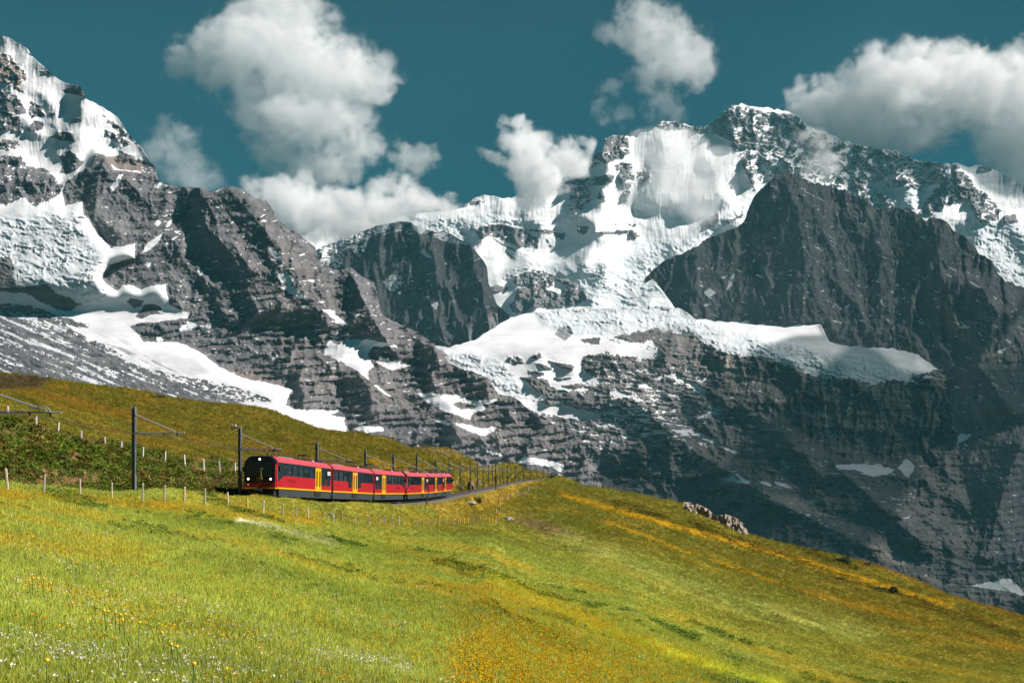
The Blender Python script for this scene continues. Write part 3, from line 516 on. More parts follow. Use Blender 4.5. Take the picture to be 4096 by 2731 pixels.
# ------------------------------------------------------------------ railway line and meadow
TR = [(40,-27.6,-1.0),(60,-25.0,-1.9),(81,-22.4,-2.95),(98,-20.0,-3.85),(113.7,-17.8,-4.65),(129.5,-15.7,-5.4),(145,-13.8,-5.95),(161,-12.25,-6.4),(177,-11.3,-6.75),(193,-10.6,-7.05),(243,-8.3,-7.9),(292,-6.2,-8.8),(350,-4.4,-9.9),(400,-3.0,-10.8),(460,-.4,-11.8),(520,4.5,-12.6),(570,11.5,-13.2),(610,20,-13.6),(640,30,-13.9),(700,60,-14.5)]
_td = np.array([t[0] for t in TR], float); _tx = np.array([t[1] for t in TR], float); _tz = np.array([t[2] for t in TR], float)
def hermite(xq, x, y):
    """monotone-ish cubic through points"""
    m = np.gradient(y, x); xq = np.asarray(xq, float)
    i = np.clip(np.searchsorted(x, xq)-1, 0, len(x)-2)
    h = x[i+1]-x[i]; t = np.clip((xq-x[i])/h, -.2, 1.2)
    return (2*t**3-3*t**2+1)*y[i]+(t**3-2*t**2+t)*h*m[i]+(-2*t**3+3*t**2)*y[i+1]+(t**3-t**2)*h*m[i+1]
def track_x(d): return hermite(d, _td, _tx)
def track_z(d): return hermite(d, _td, _tz)
_dd = np.linspace(42, 640, 3000); _uu = track_x(_dd)/_dd
def dt_of_u(u): return np.interp(u, np.maximum.accumulate(_uu), _dd)

COLS = {
 -900: [(6,2950),(9,2640),(14,2380),(24,2120),(36,2010),(42,1980),(45,1965),(49,1930),(56,1700),(66,1560),(85,1440),(120,1430),(300,1400),(340,1380),(420,1420),(700,1700)],
 -500: [(7,2980),(10,2680),(15,2430),(24,2180),(38,2030),(48,1968),(52,1950),(57,1930),(64,1780),(72,1640),(95,1490),(112,1480),(220,1500),(300,1470),(345,1430),(420,1460),(700,1720)],
 0: [(7,3100),(11,2731),(16,2480),(25,2230),(40,2060),(57,1963),(62,1960),(67,1955),(72,1880),(80,1720),(88,1640),(105,1545),(120,1560),(200,1585),(270,1558),(335,1490),(420,1530),(700,1760)],
 500: [(8.5,3000),(12.5,2731),(22,2420),(40,2170),(58,2045),(70,2008),(74,1992),(81,1972),(86,1915),(93,1850),(100,1800),(120,1735),(150,1655),(165,1664),(220,1672),(300,1625),(375,1553),(450,1590),(700,1790)],
 1000: [(10,2950),(14,2731),(25,2420),(45,2190),(70,2075),(80,2047),(93,2003),(103,1986),(109,1940),(117,1895),(130,1868),(160,1815),(190,1795),(230,1775),(300,1715),(400,1621),(480,1660),(700,1830)],
 1500: [(13,2950),(19,2731),(35,2430),(60,2240),(90,2150),(115,2100),(124,2022),(137,1993),(145,1960),(160,1920),(190,1880),(240,1845),(300,1805),(360,1765),(425,1735),(500,1780),(700,1860)],
 1800: [(14,2990),(21.5,2731),(38,2450),(65,2255),(105,2155),(160,2098),(181,2018),(202,1979),(215,1948),(240,1915),(290,1885),(350,1840),(425,1788),(510,1835),(700,1900)],
 2048: [(16,3010),(24,2731),(40,2480),(70,2290),(120,2175),(200,2090),(300,2017),(400,1968),(450,1943),(490,1922),(520,1903),(560,1870),(605,1845),(680,1890),(760,1960)],
 2150: [(18,3000),(26,2731),(45,2480),(80,2300),(140,2180),(230,2092),(350,2012),(480,1955),(540,1930),(580,1912),(620,1888),(650,1882),(730,1930),(800,1990)],
 2250: [(19,3000),(28,2731),(48,2480),(85,2310),(150,2185),(250,2087),(380,2003),(500,1948),(590,1914),(625,1904),(650,1909),(740,1975),(800,2020)],
 2500: [(22,3010),(33,2731),(60,2470),(100,2320),(170,2190),(280,2080),(400,2012),(520,1962),(560,1976),(650,2060),(800,2200)],
 2750: [(26,3010),(40,2731),(70,2512),(120,2345),(200,2222),(310,2125),(430,2052),(490,2016),(530,2030),(640,2115),(800,2260)],
 3000: [(30,3010),(47,2731),(80,2560),(140,2395),(230,2280),(340,2198),(470,2133),(515,2150),(620,2235),(800,2380)],
 3500: [(42,3010),(66,2731),(110,2610),(180,2470),(280,2366),(430,2258),(470,2276),(570,2360),(800,2530)],
 4096: [(60,3000),(97,2731),(140,2660),(220,2562),(340,2456),(380,2476),(480,2570),(800,2760)],
 4700: [(80,3000),(130,2860),(220,2770),(330,2690),(370,2710),(480,2800),(800,2980)],
 5300: [(95,3100),(150,3000),(240,2920),(330,2860),(370,2880),(480,2960),(800,3140)]}
_cx = np.array(sorted(COLS), float)
LR = np.linspace(math.log(.006), math.log(12), 900)      # log(distance / distance of the line)
_V = []
for c in sorted(COLS):
    p = COLS[c]; dtc = float(dt_of_u((c-CX)/FOC))
    lr = np.log(np.array([a[0] for a in p])/dtc); vv = np.array([(HY-a[1])/FOC for a in p])
    # beyond the nearest listed point keep the ground level under the viewer
    y = np.interp(LR, lr, vv)
    near = LR < lr[0]; z0 = vv[0]*p[0][0]
    y[near] = z0/(np.exp(LR[near])*dtc)
    k = np.exp(-np.linspace(-2, 2, 15)**2); k /= k.sum()
    ys = np.convolve(np.pad(y, 7, 'edge'), k, 'valid'); _V.append(ys)
_V = np.array(_V)

def ground_grid(px, d):
    """height of the meadow for photo columns px and distances d (both 2-D)"""
    u = (px-CX)/FOC
    dt = dt_of_u(u); lr = np.log(d/dt)
    fi = np.interp(px, _cx, np.arange(len(_cx))); i1 = np.clip(np.floor(fi).astype(int), 0, len(_cx)-2)
    def row(i):
        i = np.clip(i, 0, len(_cx)-1)
        f = np.clip((lr-LR[0])/(LR[1]-LR[0]), 0, len(LR)-1.001); j = f.astype(int); t = f-j
        return _V[i, j]*(1-t)+_V[i, j+1]*t
    x0, x1 = _cx[i1], _cx[i1+1]; t = np.clip((px-x0)/(x1-x0), 0, 1)
    p1, p2 = row(i1), row(i1+1)
    ip0 = np.clip(i1-1, 0, None); ip3 = np.clip(i1+2, None, len(_cx)-1)
    p0, p3 = row(ip0), row(ip3)
    m1 = (p2-p0)/np.maximum(_cx[i1+1]-_cx[ip0], 1)*(x1-x0)*.8; m2 = (p3-p1)/np.maximum(_cx[ip3]-_cx[i1], 1)*(x1-x0)*.8
    v = (2*t**3-3*t**2+1)*p1+(t**3-2*t**2+t)*m1+(-2*t**3+3*t**2)*p2+(t**3-t**2)*m2
    X = u*d; z = v*d
    up = np.clip((d/dt-1)*6, 0, 1)
    amp = np.clip(d/90, .1, 1.6)
    z = z + amp*(.34*fbm(X/9, d/11, 4, 200) + .7*fbm(X/34, d/40, 2, 205)) 
    bank = sstep(1.03, 1.09, d/dt)*(1-sstep(1.3, 1.5, d/dt))*(1-sstep(1500, 1900, px))
    z = z + bank*(1.1*fbm(X/3.2, z/2.6+d/5, 4, 208, .6))
    # level bench for the line
    o = X-track_x(d); w = (1-sstep(2.3, 5.0, np.abs(o)))*(d > 41)*(1-sstep(615, 632, d))
    z = z*(1-w)+(track_z(d)-.42)*w
    z = z + .62*np.exp(-((o-4.6)/1.7)**2)*(1-sstep(112, 150, d))*(d > 41)
    return X, z, o

SX = np.arange(-880, 5280, 11.0); NR = 470
SD = np.exp(np.linspace(math.log(5.0), math.log(760), NR))
GPX, GD = np.meshgrid(SX, SD)
GX, GZ, GO = ground_grid(GPX, GD)
GPY = HY-GZ/GD*FOC
def ground_at(x, d):
    """height of the meadow mesh below world (x, d)"""
    px = CX+x/d*FOC
    fi = np.clip((px-SX[0])/(SX[1]-SX[0]), 0, len(SX)-1.001); fj = np.clip((math.log(d)-math.log(SD[0]))/(math.log(SD[-1]/SD[0]))*(NR-1), 0, NR-1.001)
    i, j = int(fi), int(fj); a, b = fi-i, fj-j
    return (GZ[j,i]*(1-a)+GZ[j,i+1]*a)*(1-b)+(GZ[j+1,i]*(1-a)+GZ[j+1,i+1]*a)*b

def line_d(px, py, pts):
    d = np.full(px.shape, 1e9)
    for (x0, y0), (x1, y1) in zip(pts[:-1], pts[1:]):
        ex, ey = x1-x0, y1-y0; t = np.clip(((px-x0)*ex+(py-y0)*ey)/(ex*ex+ey*ey), 0, 1)
        d = np.minimum(d, np.hypot(px-x0-t*ex, (py-y0-t*ey)*1.6))
    return d
def meadow_colour(px, py, X, d, o):
    """what grows where: grass, dry grass, flower bands, bare earth"""
    c = np.zeros(px.shape+(3,)); c[:] = (.148, .172, .030)
    def mixin(k, rgb):
        k = np.clip(k, 0, 1)[..., None]; c[:] = c*(1-k)+np.array(rgb)*k
    n1 = fbm(X/14, d/20, 4, 210); n2 = fbm(X/3.5, d/6, 4, 214); n3 = fbm(X/50, d/60, 3, 217)
    un = d/dt_of_u((px-CX)/FOC)
    upm = sstep(1.0, 1.06, un)*(px < 2300)
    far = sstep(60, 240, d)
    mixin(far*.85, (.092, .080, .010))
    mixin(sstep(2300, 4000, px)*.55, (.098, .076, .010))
    mixin(.6*sstep(.05, .5, n1+.6*n2)*(1-.4*far), (.150, .115, .012))
    mixin(.55*sstep(.1, .6, -n1+.7*n2), (.075, .105, .014))
    mixin(.5*sstep(.1, .5, n3), (.135, .118, .014))
    mixin(upm*.92, (.086, .077, .010))
    mixin(upm*.6*sstep(.0, .45, n1+.5*n2), (.105, .066, .008))
    mixin(upm*.6*sstep(.1, .5, -n2), (.055, .062, .010))
    bank = upm*(1-sstep(1.3, 1.45, un))*(1-sstep(1000, 1300, px))
    mixin(bank*.85, (.058, .085, .013)); mixin(bank*sstep(.12, .4, n2+.4*n1), (.120, .072, .022)); 
    bare = bank*sstep(.22, .45, fbm(X/2.3, py/36, 4, 222)+.2); mixin(bare*.8, (.18, .115, .06))
    og = np.exp(-(line_d(px, py, [(-400,1400),(0,1545),(300,1605),(560,1680),(800,1770)])/34)**2)*upm; mixin(og*.55*(.6+.8*n2), (.15, .078, .012))
    rt = upm*np.exp(-(line_d(px, py, [(1500,1850),(1640,1900),(1800,1930)])/26)**2); mixin(rt*.8, (.24, .165, .01))
    mixin(np.exp(-(line_d(px, py, [(0,1985),(300,2000),(700,2025),(1000,2060),(1250,2085)])/34)**2)*(.5+n2), (.20, .140, .012))
    def band(pts, w, rgb, a, nk=.8):
        mixin(a*np.exp(-(line_d(px, py, pts)/w)**2)*np.clip(.75+nk*n2+.4*n1, 0, 1.3), rgb)
    band([(2240,1975),(2500,2052),(2800,2132),(3100,2212),(3400,2302),(3800,2420)], 15, (.30, .185, .008), .95)
    band([(2420,2085),(2600,2150),(2750,2212)], 11, (.26, .165, .008), .8); band([(2850,2240),(3000,2290),(3130,2342)], 11, (.28, .18, .008), .8)
    band([(3200,2360),(3500,2440),(4096,2600)], 22, (.20, .115, .01), .6); band([(2900,2050),(3300,2180),(3700,2330),(4096,2470)], 22, (.125, .058, .012), .6)
    band([(2250,2150),(2600,2280),(2900,2400),(3200,2480),(3450,2530)], 60, (.19, .20, .05), .85); band([(2500,2230),(2800,2330),(3000,2430)], 40, (.085, .115, .016), .5)
    band([(1980,2320),(2200,2430),(2500,2560),(2800,2650),(3100,2730)], 44, (.20, .215, .022), .9)
    of = sstep(-170, 150, poly_sd(px, py, [(1850,2560),(2050,2400),(2250,2420),(2500,2560),(2750,2680),(2850,2780),(1850,2780)])); mixin(of*np.clip(.12+.9*n2+.6*n1, 0, .42), (.178, .132, .015))
    of = sstep(-120, 120, poly_sd(px, py, [(1600,2250),(1900,2200),(2100,2350),(2300,2500),(2000,2500),(1700,2400)])); mixin(of*np.clip(.4+1.2*n2, 0, .7), (.165, .12, .012))
    band([(960,2085),(1100,2110),(1200,2145),(1340,2170)], 15, (.40, .40, .26), .9, 1.4)
    band([(1400,2140),(1560,2190),(1680,2230)], 20, (.075, .115, .016), .7); band([(300,2330),(700,2500),(1000,2560)], 60, (.10, .135, .018), .5)
    vg = np.exp(-((o-3.4)/1.6)**2)*(d > 150)*(px > 1500); mixin(vg*.5, (.20, .125, .02))
    rd = sstep(-25, 25, poly_sd(px, py, [(2050,2075),(2150,2085),(2300,2140),(2200,2130),(2080,2090)])); mixin(rd*.8, (.13, .09, .06))
    df = sstep(-8, 8, poly_sd(px, py, [(-300,1495),(0,1497),(120,1505),(210,1512),(160,1550),(60,1556),(-300,1560)])+12*n2)*upm; mixin(df*.9, (.045, .034, .018))
    sc = sstep(-20, 20, poly_sd(px, py, [(1700,1795),(1790,1805),(1900,1808),(1760,1812)])); mixin(sc*.7, (.19, .13, .08))
    # embankment just below the line
    eb = np.exp(-((o-6)/3.0)**2)*(d < 230)*(d > 70); mixin(eb*.45, (.13, .105, .014))
    shade = np.clip(1+.34*n2+.22*n1, .45, 1.6)
    return np.clip(c*shade[..., None], .004, .6)
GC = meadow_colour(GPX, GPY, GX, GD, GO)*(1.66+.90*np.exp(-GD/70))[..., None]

def meadow_material():
    m, n, l = nmat('meadow_soil_and_turf')
    out = n.new('ShaderNodeOutputMaterial'); b = n.new('ShaderNodeBsdfPrincipled'); l.new(b.outputs[0], out.inputs[0])
    b.inputs['Roughness'].default_value = .95; b.inputs['Specular IOR Level'].default_value = .05
    a = n.new('ShaderNodeAttribute'); a.attribute_name = 'gcol'
    tc = n.new('ShaderNodeTexCoord'); nz = n.new('ShaderNodeTexNoise'); nz.inputs['Scale'].default_value = 1.6; nz.inputs['Detail'].default_value = 8; nz.inputs['Roughness'].default_value = .75
    l.new(tc.outputs['Object'], nz.inputs['Vector'])
    rp = n.new('ShaderNodeMapRange'); rp.inputs[1].default_value = .3; rp.inputs[2].default_value = .7; rp.inputs[3].default_value = .5; rp.inputs[4].default_value = 1.45; l.new(nz.outputs[0], rp.inputs[0])
    mx = n.new('ShaderNodeMix'); mx.data_type = 'RGBA'; mx.blend_type = 'MULTIPLY'; mx.inputs[0].default_value = 1; l.new(a.outputs['Color'], mx.inputs[6]); l.new(rp.outputs[0], mx.inputs[7])
    l.new(mx.outputs[2], b.inputs['Base Color'])
    bp = n.new('ShaderNodeBump'); bp.inputs['Strength'].default_value = .7; bp.inputs['Distance'].default_value = .25; l.new(nz.outputs[0], bp.inputs['Height']); l.new(bp.outputs[0], b.inputs['Normal'])
    return m
def grid_mesh(name, V, colr, mat):
    rows, cols_ = V.shape[:2]; ii = np.arange(rows*cols_).reshape(rows, cols_)
    F = np.stack([ii[:-1, :-1], ii[:-1, 1:], ii[1:, 1:], ii[1:, :-1]], -1).reshape(-1, 4)
    me = bpy.data.meshes.new(name)
    me.vertices.add(rows*cols_); me.vertices.foreach_set('co', V.reshape(-1).astype(np.float32))
    me.loops.add(F.size); me.loops.foreach_set('vertex_index', F.reshape(-1).astype(np.int32))
    me.polygons.add(len(F)); me.polygons.foreach_set('loop_start', np.arange(0, F.size, 4, dtype=np.int32)); me.polygons.foreach_set('loop_total', np.full(len(F), 4, np.int32))
    me.polygons.foreach_set('use_smooth', np.ones(len(F), bool)); me.update(calc_edges=True)
    C = np.ones((rows, cols_, 4), np.float32); C[..., :3] = colr
    a = me.color_attributes.new('gcol', 'FLOAT_COLOR', 'POINT'); a.data.foreach_set('color', C.reshape(-1))
    me.materials.append(mat)
    o = bpy.data.objects.new(name, me); col.objects.link(o); return o
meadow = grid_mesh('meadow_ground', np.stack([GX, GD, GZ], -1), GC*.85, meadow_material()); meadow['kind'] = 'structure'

# ---- vegetation that nobody could count: instanced on points
def point_stuff(name, P, C, S, RZ, coll, mat_label, tilt=None):
    me = bpy.data.meshes.new(name); me.vertices.add(len(P)); me.vertices.foreach_set('co', P.reshape(-1).astype(np.float32))
    a = me.attributes.new('gcol', 'FLOAT_COLOR', 'POINT'); a.data.foreach_set('color', np.concatenate([C, np.ones((len(C), 1))], 1).reshape(-1).astype(np.float32))
    a = me.attributes.new('scl', 'FLOAT_VECTOR', 'POINT'); a.data.foreach_set('vector', S.reshape(-1).astype(np.float32))
    rot = np.zeros((len(P), 3)); rot[:, 2] = RZ
    if tilt is not None: rot[:, 0] = tilt
    a = me.attributes.new('rot', 'FLOAT_VECTOR', 'POINT'); a.data.foreach_set('vector', rot.reshape(-1).astype(np.float32))
    me.update()
    o = bpy.data.objects.new(name, me); col.objects.link(o); o['kind'] = 'stuff'
    ng = bpy.data.node_groups.new(name, 'GeometryNodeTree')
    ng.interface.new_socket('Geometry', in_out='INPUT', socket_type='NodeSocketGeometry'); ng.interface.new_socket('Geometry', in_out='OUTPUT', socket_type='NodeSocketGeometry')
    n, l = ng.nodes, ng.links
    gi = n.new('NodeGroupInput'); go = n.new('NodeGroupOutput')
    ip = n.new('GeometryNodeInstanceOnPoints'); ci = n.new('GeometryNodeCollectionInfo'); ci.inputs[0].default_value = coll
    ci.inputs['Separate Children'].default_value = True; ci.inputs['Reset Children'].default_value = True
    l.new(gi.outputs[0], ip.inputs['Points']); l.new(ci.outputs[0], ip.inputs['Instance']); ip.inputs['Pick Instance'].default_value = True
    rv = n.new('FunctionNodeRandomValue'); rv.data_type = 'INT'; rv.inputs[4].default_value = 0; rv.inputs[5].default_value = len(coll.objects)-1
    l.new(rv.outputs[2], ip.inputs['Instance Index'])
    for nm, sk in (('rot', 'Rotation'), ('scl', 'Scale')):
        na = n.new('GeometryNodeInputNamedAttribute'); na.data_type = 'FLOAT_VECTOR'; na.inputs[0].default_value = nm; l.new(na.outputs[0], ip.inputs[sk])
    l.new(ip.outputs[0], go.inputs[0])
    md = o.modifiers.new('scatter', 'NODES'); md.node_group = ng
    return o
def leaf_material(name, sheen=.35, vary=.35):
    m, n, l = nmat(name)
    out = n.new('ShaderNodeOutputMaterial'); d = n.new('ShaderNodeBsdfDiffuse'); t = n.new('ShaderNodeBsdfTranslucent'); mx = n.new('ShaderNodeMixShader'); mx.inputs[0].default_value = sheen
    a = n.new('ShaderNodeAttribute'); a.attribute_type = 'INSTANCER'; a.attribute_name = 'gcol'
    oi = n.new('ShaderNodeNewGeometry'); rp = n.new('ShaderNodeMapRange'); rp.inputs[3].default_value = 1-vary; rp.inputs[4].default_value = 1+vary; l.new(oi.outputs['Random Per Island'], rp.inputs[0])
    mu = n.new('ShaderNodeMix'); mu.data_type = 'RGBA'; mu.blend_type = 'MULTIPLY'; mu.inputs[0].default_value = 1; l.new(a.outputs['Color'], mu.inputs[6]); l.new(rp.outputs[0], mu.inputs[7])
    l.new(mu.outputs[2], d.inputs[0]); l.new(mu.outputs[2], t.inputs[0]); l.new(d.outputs[0], mx.inputs[1]); l.new(t.outputs[0], mx.inputs[2]); l.new(mx.outputs[0], out.inputs[0])
    return m
M_leaf = leaf_material('grass_blade'); M_petal = leaf_material('petal', .3, .15)
def source_coll(name, meshes):
    c = bpy.data.collections.new(name)
    for i, me in enumerate(meshes): c.objects.link(bpy.data.objects.new(name+'_blade', me))
    return c
rs = np.random.RandomState(5)
def tuft_mesh(nb, spread, hmin, hmax, w, lean=.45):
    v, f = [], []
    for k in range(nb):
        a = rs.rand()*6.28; r = spread*math.sqrt(rs.rand()); x, y = r*math.cos(a), r*math.sin(a)
        h = hmin+(hmax-hmin)*rs.rand(); b = rs.rand()*6.28; dx, dy = math.cos(b)*w, math.sin(b)*w
        lx, ly = (rs.rand()-.5)*2*lean*h, (rs.rand()-.5)*2*lean*h
        i = len(v)
        v += [(x-dx, y-dy, -.05), (x+dx, y+dy, -.05), (x+dx*.7+lx*.4, y+dy*.7+ly*.4, h*.6), (x-dx*.7+lx*.4, y-dy*.7+ly*.4, h*.6), (x+lx, y+ly, h)]
        f += [(i, i+1, i+2, i+3), (i+3, i+2, i+4)]
    me = bpy.data.meshes.new('tuft'); me.from_pydata(v, [], f); me.materials.append(M_leaf); return me
tufts = source_coll('grass_tuft', [tuft_mesh(16, .6, .35, 1.0, .045) for _ in range(5)])
# where: even over what the eye sees, denser close by; skip the line and what lies out of sight
dpy = np.zeros_like(GPY); dpy[:-1] = np.maximum(GPY[:-1]-GPY[1:], 0)
run = np.minimum.accumulate(np.minimum(GPY, 2900), 0); vis = (GPY <= run+14)
W = np.where(vis, np.minimum(dpy, 40)+.12, 0)*(np.abs(GO) > 2.5)*(GPX > -300)*(GPX < 4400)*(GPY < 2800)*(1+.6*np.exp(-GD/25)); W[-1] = 0; W[:, -1] = 0
def sample(Wt, n):
    p = (Wt/Wt.sum()).reshape(-1); k = rs.choice(p.size, n, p=p); j, i = np.unravel_index(k, Wt.shape)
    a, b = rs.rand(n), rs.rand(n); j1, i1 = np.minimum(j+1, NR-1), np.minimum(i+1, len(SX)-1)
    def bl(G):
        if G.ndim == 3: A_, B_ = a[:, None], b[:, None]
        else: A_, B_ = a, b
        return (G[j,i]*(1-A_)+G[j,i1]*A_)*(1-B_)+(G[j1,i]*(1-A_)+G[j1,i1]*A_)*B_
    return np.stack([bl(GX), bl(GD), bl(GZ)], -1), bl(GC), bl(GD), bl(GPX), bl(GPY), bl(GO)
P, C, dd, _, _, oo = sample(W, 260000)
sz = np.maximum(.125, .0020*dd)*(.6+.8*rs.rand(len(dd)))
C2 = C*(.75+.75*rs.rand(len(dd)))[:, None]
dry = rs.rand(len(dd)) < .12; C2[dry] = C2[dry]*np.array([1.35, 1.05, 1.0])
hz = sz*(.75+.5*rs.rand(len(dd)))*np.where(dd < 60, 1.15, .8)
grass = point_stuff('meadow_grass', P, np.clip(C2, 0, .8), np.stack([sz, sz, hz], -1), rs.rand(len(dd))*6.28, tufts, None)
# ------------------------------------------------------------------ the line itself
M_ballast = pmat('ballast_gravel', (.085, .078, .066), .95, 0, .45, 9.0, .6)
M_rail = pmat('worn_rail_steel', (.16, .13, .11), .45, .8, .2, 3)
M_steel = pmat('galvanised_steel', (.36, .37, .38), .55, .25, .15, 4)
M_steel_p = pmat('mast_steel', (.17, .19, .205), .5, .35, .15, 4)
M_steel_d = pmat('weathered_steel', (.085, .09, .095), .6, .3, .2, 4)
M_insul = pmat('brown_insulator', (.05, .03, .02), .35, 0, .1)
M_wire = pmat('copper_wire', (.06, .055, .05), .5, .5, .1)
M_concrete = pmat('pale_concrete', (.50, .44, .40), .9, 0, .15, 8, .3)
tds = np.concatenate([np.arange(42, 220, 1.5), np.arange(220, 640, 4.0)])
def track_frame(d):
    d = float(d); e = .4
    p = Vector((float(track_x(d)), d, float(track_z(d)))); q = Vector((float(track_x(d+e)), d+e, float(track_z(d+e))))
    t = (q-p).normalized(); return p, t, Vector((t.y, -t.x, 0)).normalized()     # point, direction away, side towards the valley
def sweep(name, prof, mat, parent=None, zoff=0.0, ds=tds):
    v, f = [], []; n = len(prof)
    for d in ds:
        p, t, s = track_frame(d)
        for a, b in prof: v.append(p+s*a+Vector((0, 0, b+zoff)))
    for k in range(len(ds)-1):
        for j in range(n-1): f.append((k*n+j, k*n+j+1, (k+1)*n+j+1, (k+1)*n+j))
    return mesh_obj(name, v, f, mat, parent)
track = sweep('railway_track', [(-2.6,-.75),(-1.75,-.22),(1.6,-.22),(2.1,-.6),(2.5,-1.1)], M_ballast); track['kind'] = 'structure'
for a in (-.5, .5): sweep('rail', [(a-.035,-.2),(a-.035,-.01),(a+.035,-.01),(a+.035,-.2)], M_rail, track)
sweep('rack_rail', [(-.06,-.2),(-.06,0.0),(.06,0.0),(.06,-.2)], M_rail, track)
sl = MB().box(-.95, .95, -.11, .11, -.24, -.175).mesh('sleeper', M_steel_d)
for d in np.arange(44, 112, .75):
    p, t, s = track_frame(d); inst('sleeper', sl, track, p, (0, 0, math.atan2(s.y, s.x)))

def solve_mast(px, off=-2.4):
    u = (px-CX)/FOC; ds = np.linspace(44, 636, 4000); e = u*ds-(track_x(ds)+off); k = np.where(np.sign(e[:-1]) != np.sign(e[1:]))[0]
    return float(ds[k[0]]) if len(k) else None
ARM, TOP = 4.1, 5.85
def mast_meshes(side, top):
    """pole frame: x across the line towards the track (side=+1), z up from rail level"""
    h = MB(); h.box(-.11, -.085, -.13, .13, -1.4, top); h.box(.085, .11, -.13, .13, -1.4, top); h.box(-.085, .085, -.014, .014, -1.4, top)
    pole = h.mesh('pole', M_steel_p)
    clamp = MB().box(-.13, .13, -.145, .145, -.06, .06).mesh('clamp', M_steel_d)
    a = MB().bar((.1*side, 0, ARM), (3.45*side, 0, ARM), .047, 8).mesh('cantilever_arm', M_steel)
    st = MB().bar((.1*side, 0, top-.56), (2.75*side, 0, ARM+.12), .042, 6).bar((2.75*side, 0, ARM+.14), (2.75*side, 0, ARM+.05), .03, 6).mesh('stay_rod', M_steel)
    ins = MB().bar((0, 0, .05), (0, 0, -.16), .045, 8).bar((0, 0, -.03), (0, 0, -.07), .075, 8).bar((0, 0, -.16), (0, 0, -.24), .02, 6).mesh('insulator', M_insul)
    ft = MB().box(-.3, .3, -.3, .3, -2.4, -.62).mesh('footing', M_concrete)
    return pole, clamp, a, st, ins, ft, top
ms_up = mast_meshes(1, TOP); ms_tall = mast_meshes(1, 6.25); ms_dn = mast_meshes(-1, TOP)
MASTS = []
mast_px = [530, 955, 1265, 1460, 1573, 1667, 1741, 1797, 1841, 1881, 1910, 1932, 1954, 1970, 1998, 2011, 2067, 2121, 2147, 2174, 2190]
mast_labels = ['nearest overhead line mast left of the red train, standing behind the wooden fence', 'overhead line mast standing just left of the train front', 'overhead line mast behind the first red carriage', 'overhead line mast behind the second red carriage of the train',
 'overhead line mast behind the third red carriage of the train', 'taller overhead line mast behind the join of the two coupled trains', 'overhead line mast behind the middle of the rear train', 'overhead line mast at the tail end of the train', 'dark overhead line mast just beyond the tail of the train']
SIGN_LBL = ['tenth', 'eleventh', 'twelfth', 'thirteenth', 'fourteenth', 'fifteenth', 'sixteenth', 'seventeenth', 'eighteenth', 'nineteenth', 'twentieth', 'twenty-first']
def build_mast(px, off, ms, label, group, kind='up'):
    d = solve_mast(px, off)
    if d is None: return None
    p, t, s = track_frame(d); base = p+s*off
    e = empty('overhead_line_mast', (base.x, base.y, p.z), math.atan2(s.y, s.x)); tag(e, label, 'mast', group)
    sd = 1 if kind == 'up' else -1
    inst('pole', ms[0], e); inst('cantilever_arm', ms[2], e); inst('stay_rod', ms[3], e)
    for zc in (ARM, ms[6]-.56): inst('clamp', ms[1], e, (0, 0, zc))
    for k in (2.05, 2.95): inst('insulator', ms[4], e, (k*sd, 0, ARM))
    inst('footing', ms[5], e)
    MASTS.append((d, e)); return e
e0 = None
for i, px in enumerate(mast_px):
    lb = mast_labels[i] if i < len(mast_labels) else '%s overhead line mast along the line, counted from the left' % SIGN_LBL[i-len(mast_labels)]
    build_mast(px, -2.4, ms_tall if px == 1667 else ms_up, lb, 'masts along the railway line')
# the mast out of view on the left whose arm reaches into the picture: a double arm with a cable loop
lp, lt, ls = track_frame(65.0); lb_ = lp+ls*-3.3
e0 = empty('overhead_line_mast', (lb_.x, lb_.y, lp.z), math.atan2(ls.y, ls.x)); e0.scale = (1.25, 1, 1); tag(e0, 'long bracket arm with a curled cable reaching in at the left edge', 'mast', 'masts along the railway line')
inst('pole', ms_up[0], e0); inst('cantilever_arm', ms_up[2], e0); inst('stay_rod', ms_up[3], e0)
for zc in (ARM, TOP-.56): inst('clamp', ms_up[1], e0, (0, 0, zc))
for k in (2.05, 2.95): inst('insulator', ms_up[4], e0, (k, 0, ARM))
inst('footing', ms_up[5], e0)
cl = [(.15, -.06, ARM+.1)]+[(1.6+k*.0, -.06, ARM+.1) for k in (0,)]+[(2.1, -.06, ARM+.13), (2.4, -.06, ARM+.28), (2.6, -.06, ARM+.31), (2.8, -.06, ARM+.29), (2.93, -.06, ARM+.18), (2.96, -.06, ARM+.02)]
MB().tube(cl, .026, 6).build('feeder_cable', M_steel, e0)
for px, hb in ((1983, 1.35), (2031, 1.2), (2060, 1.2), (2095, 1.25)):
    e = build_mast(px, 2.3, ms_dn, {1983: 'valley side mast with grey cabinet, leftmost of four beside the far track', 2031: 'valley side mast with round signal and cabinet beside the far track', 2060: 'valley side mast with cabinet, third of four beside the far track', 2095: 'valley side mast with cabinet, rightmost of four beside the far track'}[px], 'valley side masts', 'dn')
    if e:
        MB().box(-.28, .28, -.42, -.13, hb, hb+1.35).build('cabinet', M_steel_d, e)
        if px == 2031: MB().bar((0, -.14, 3.0), (0, -.2, 3.0), .24, 14).build('signal_disc', M_concrete, e)
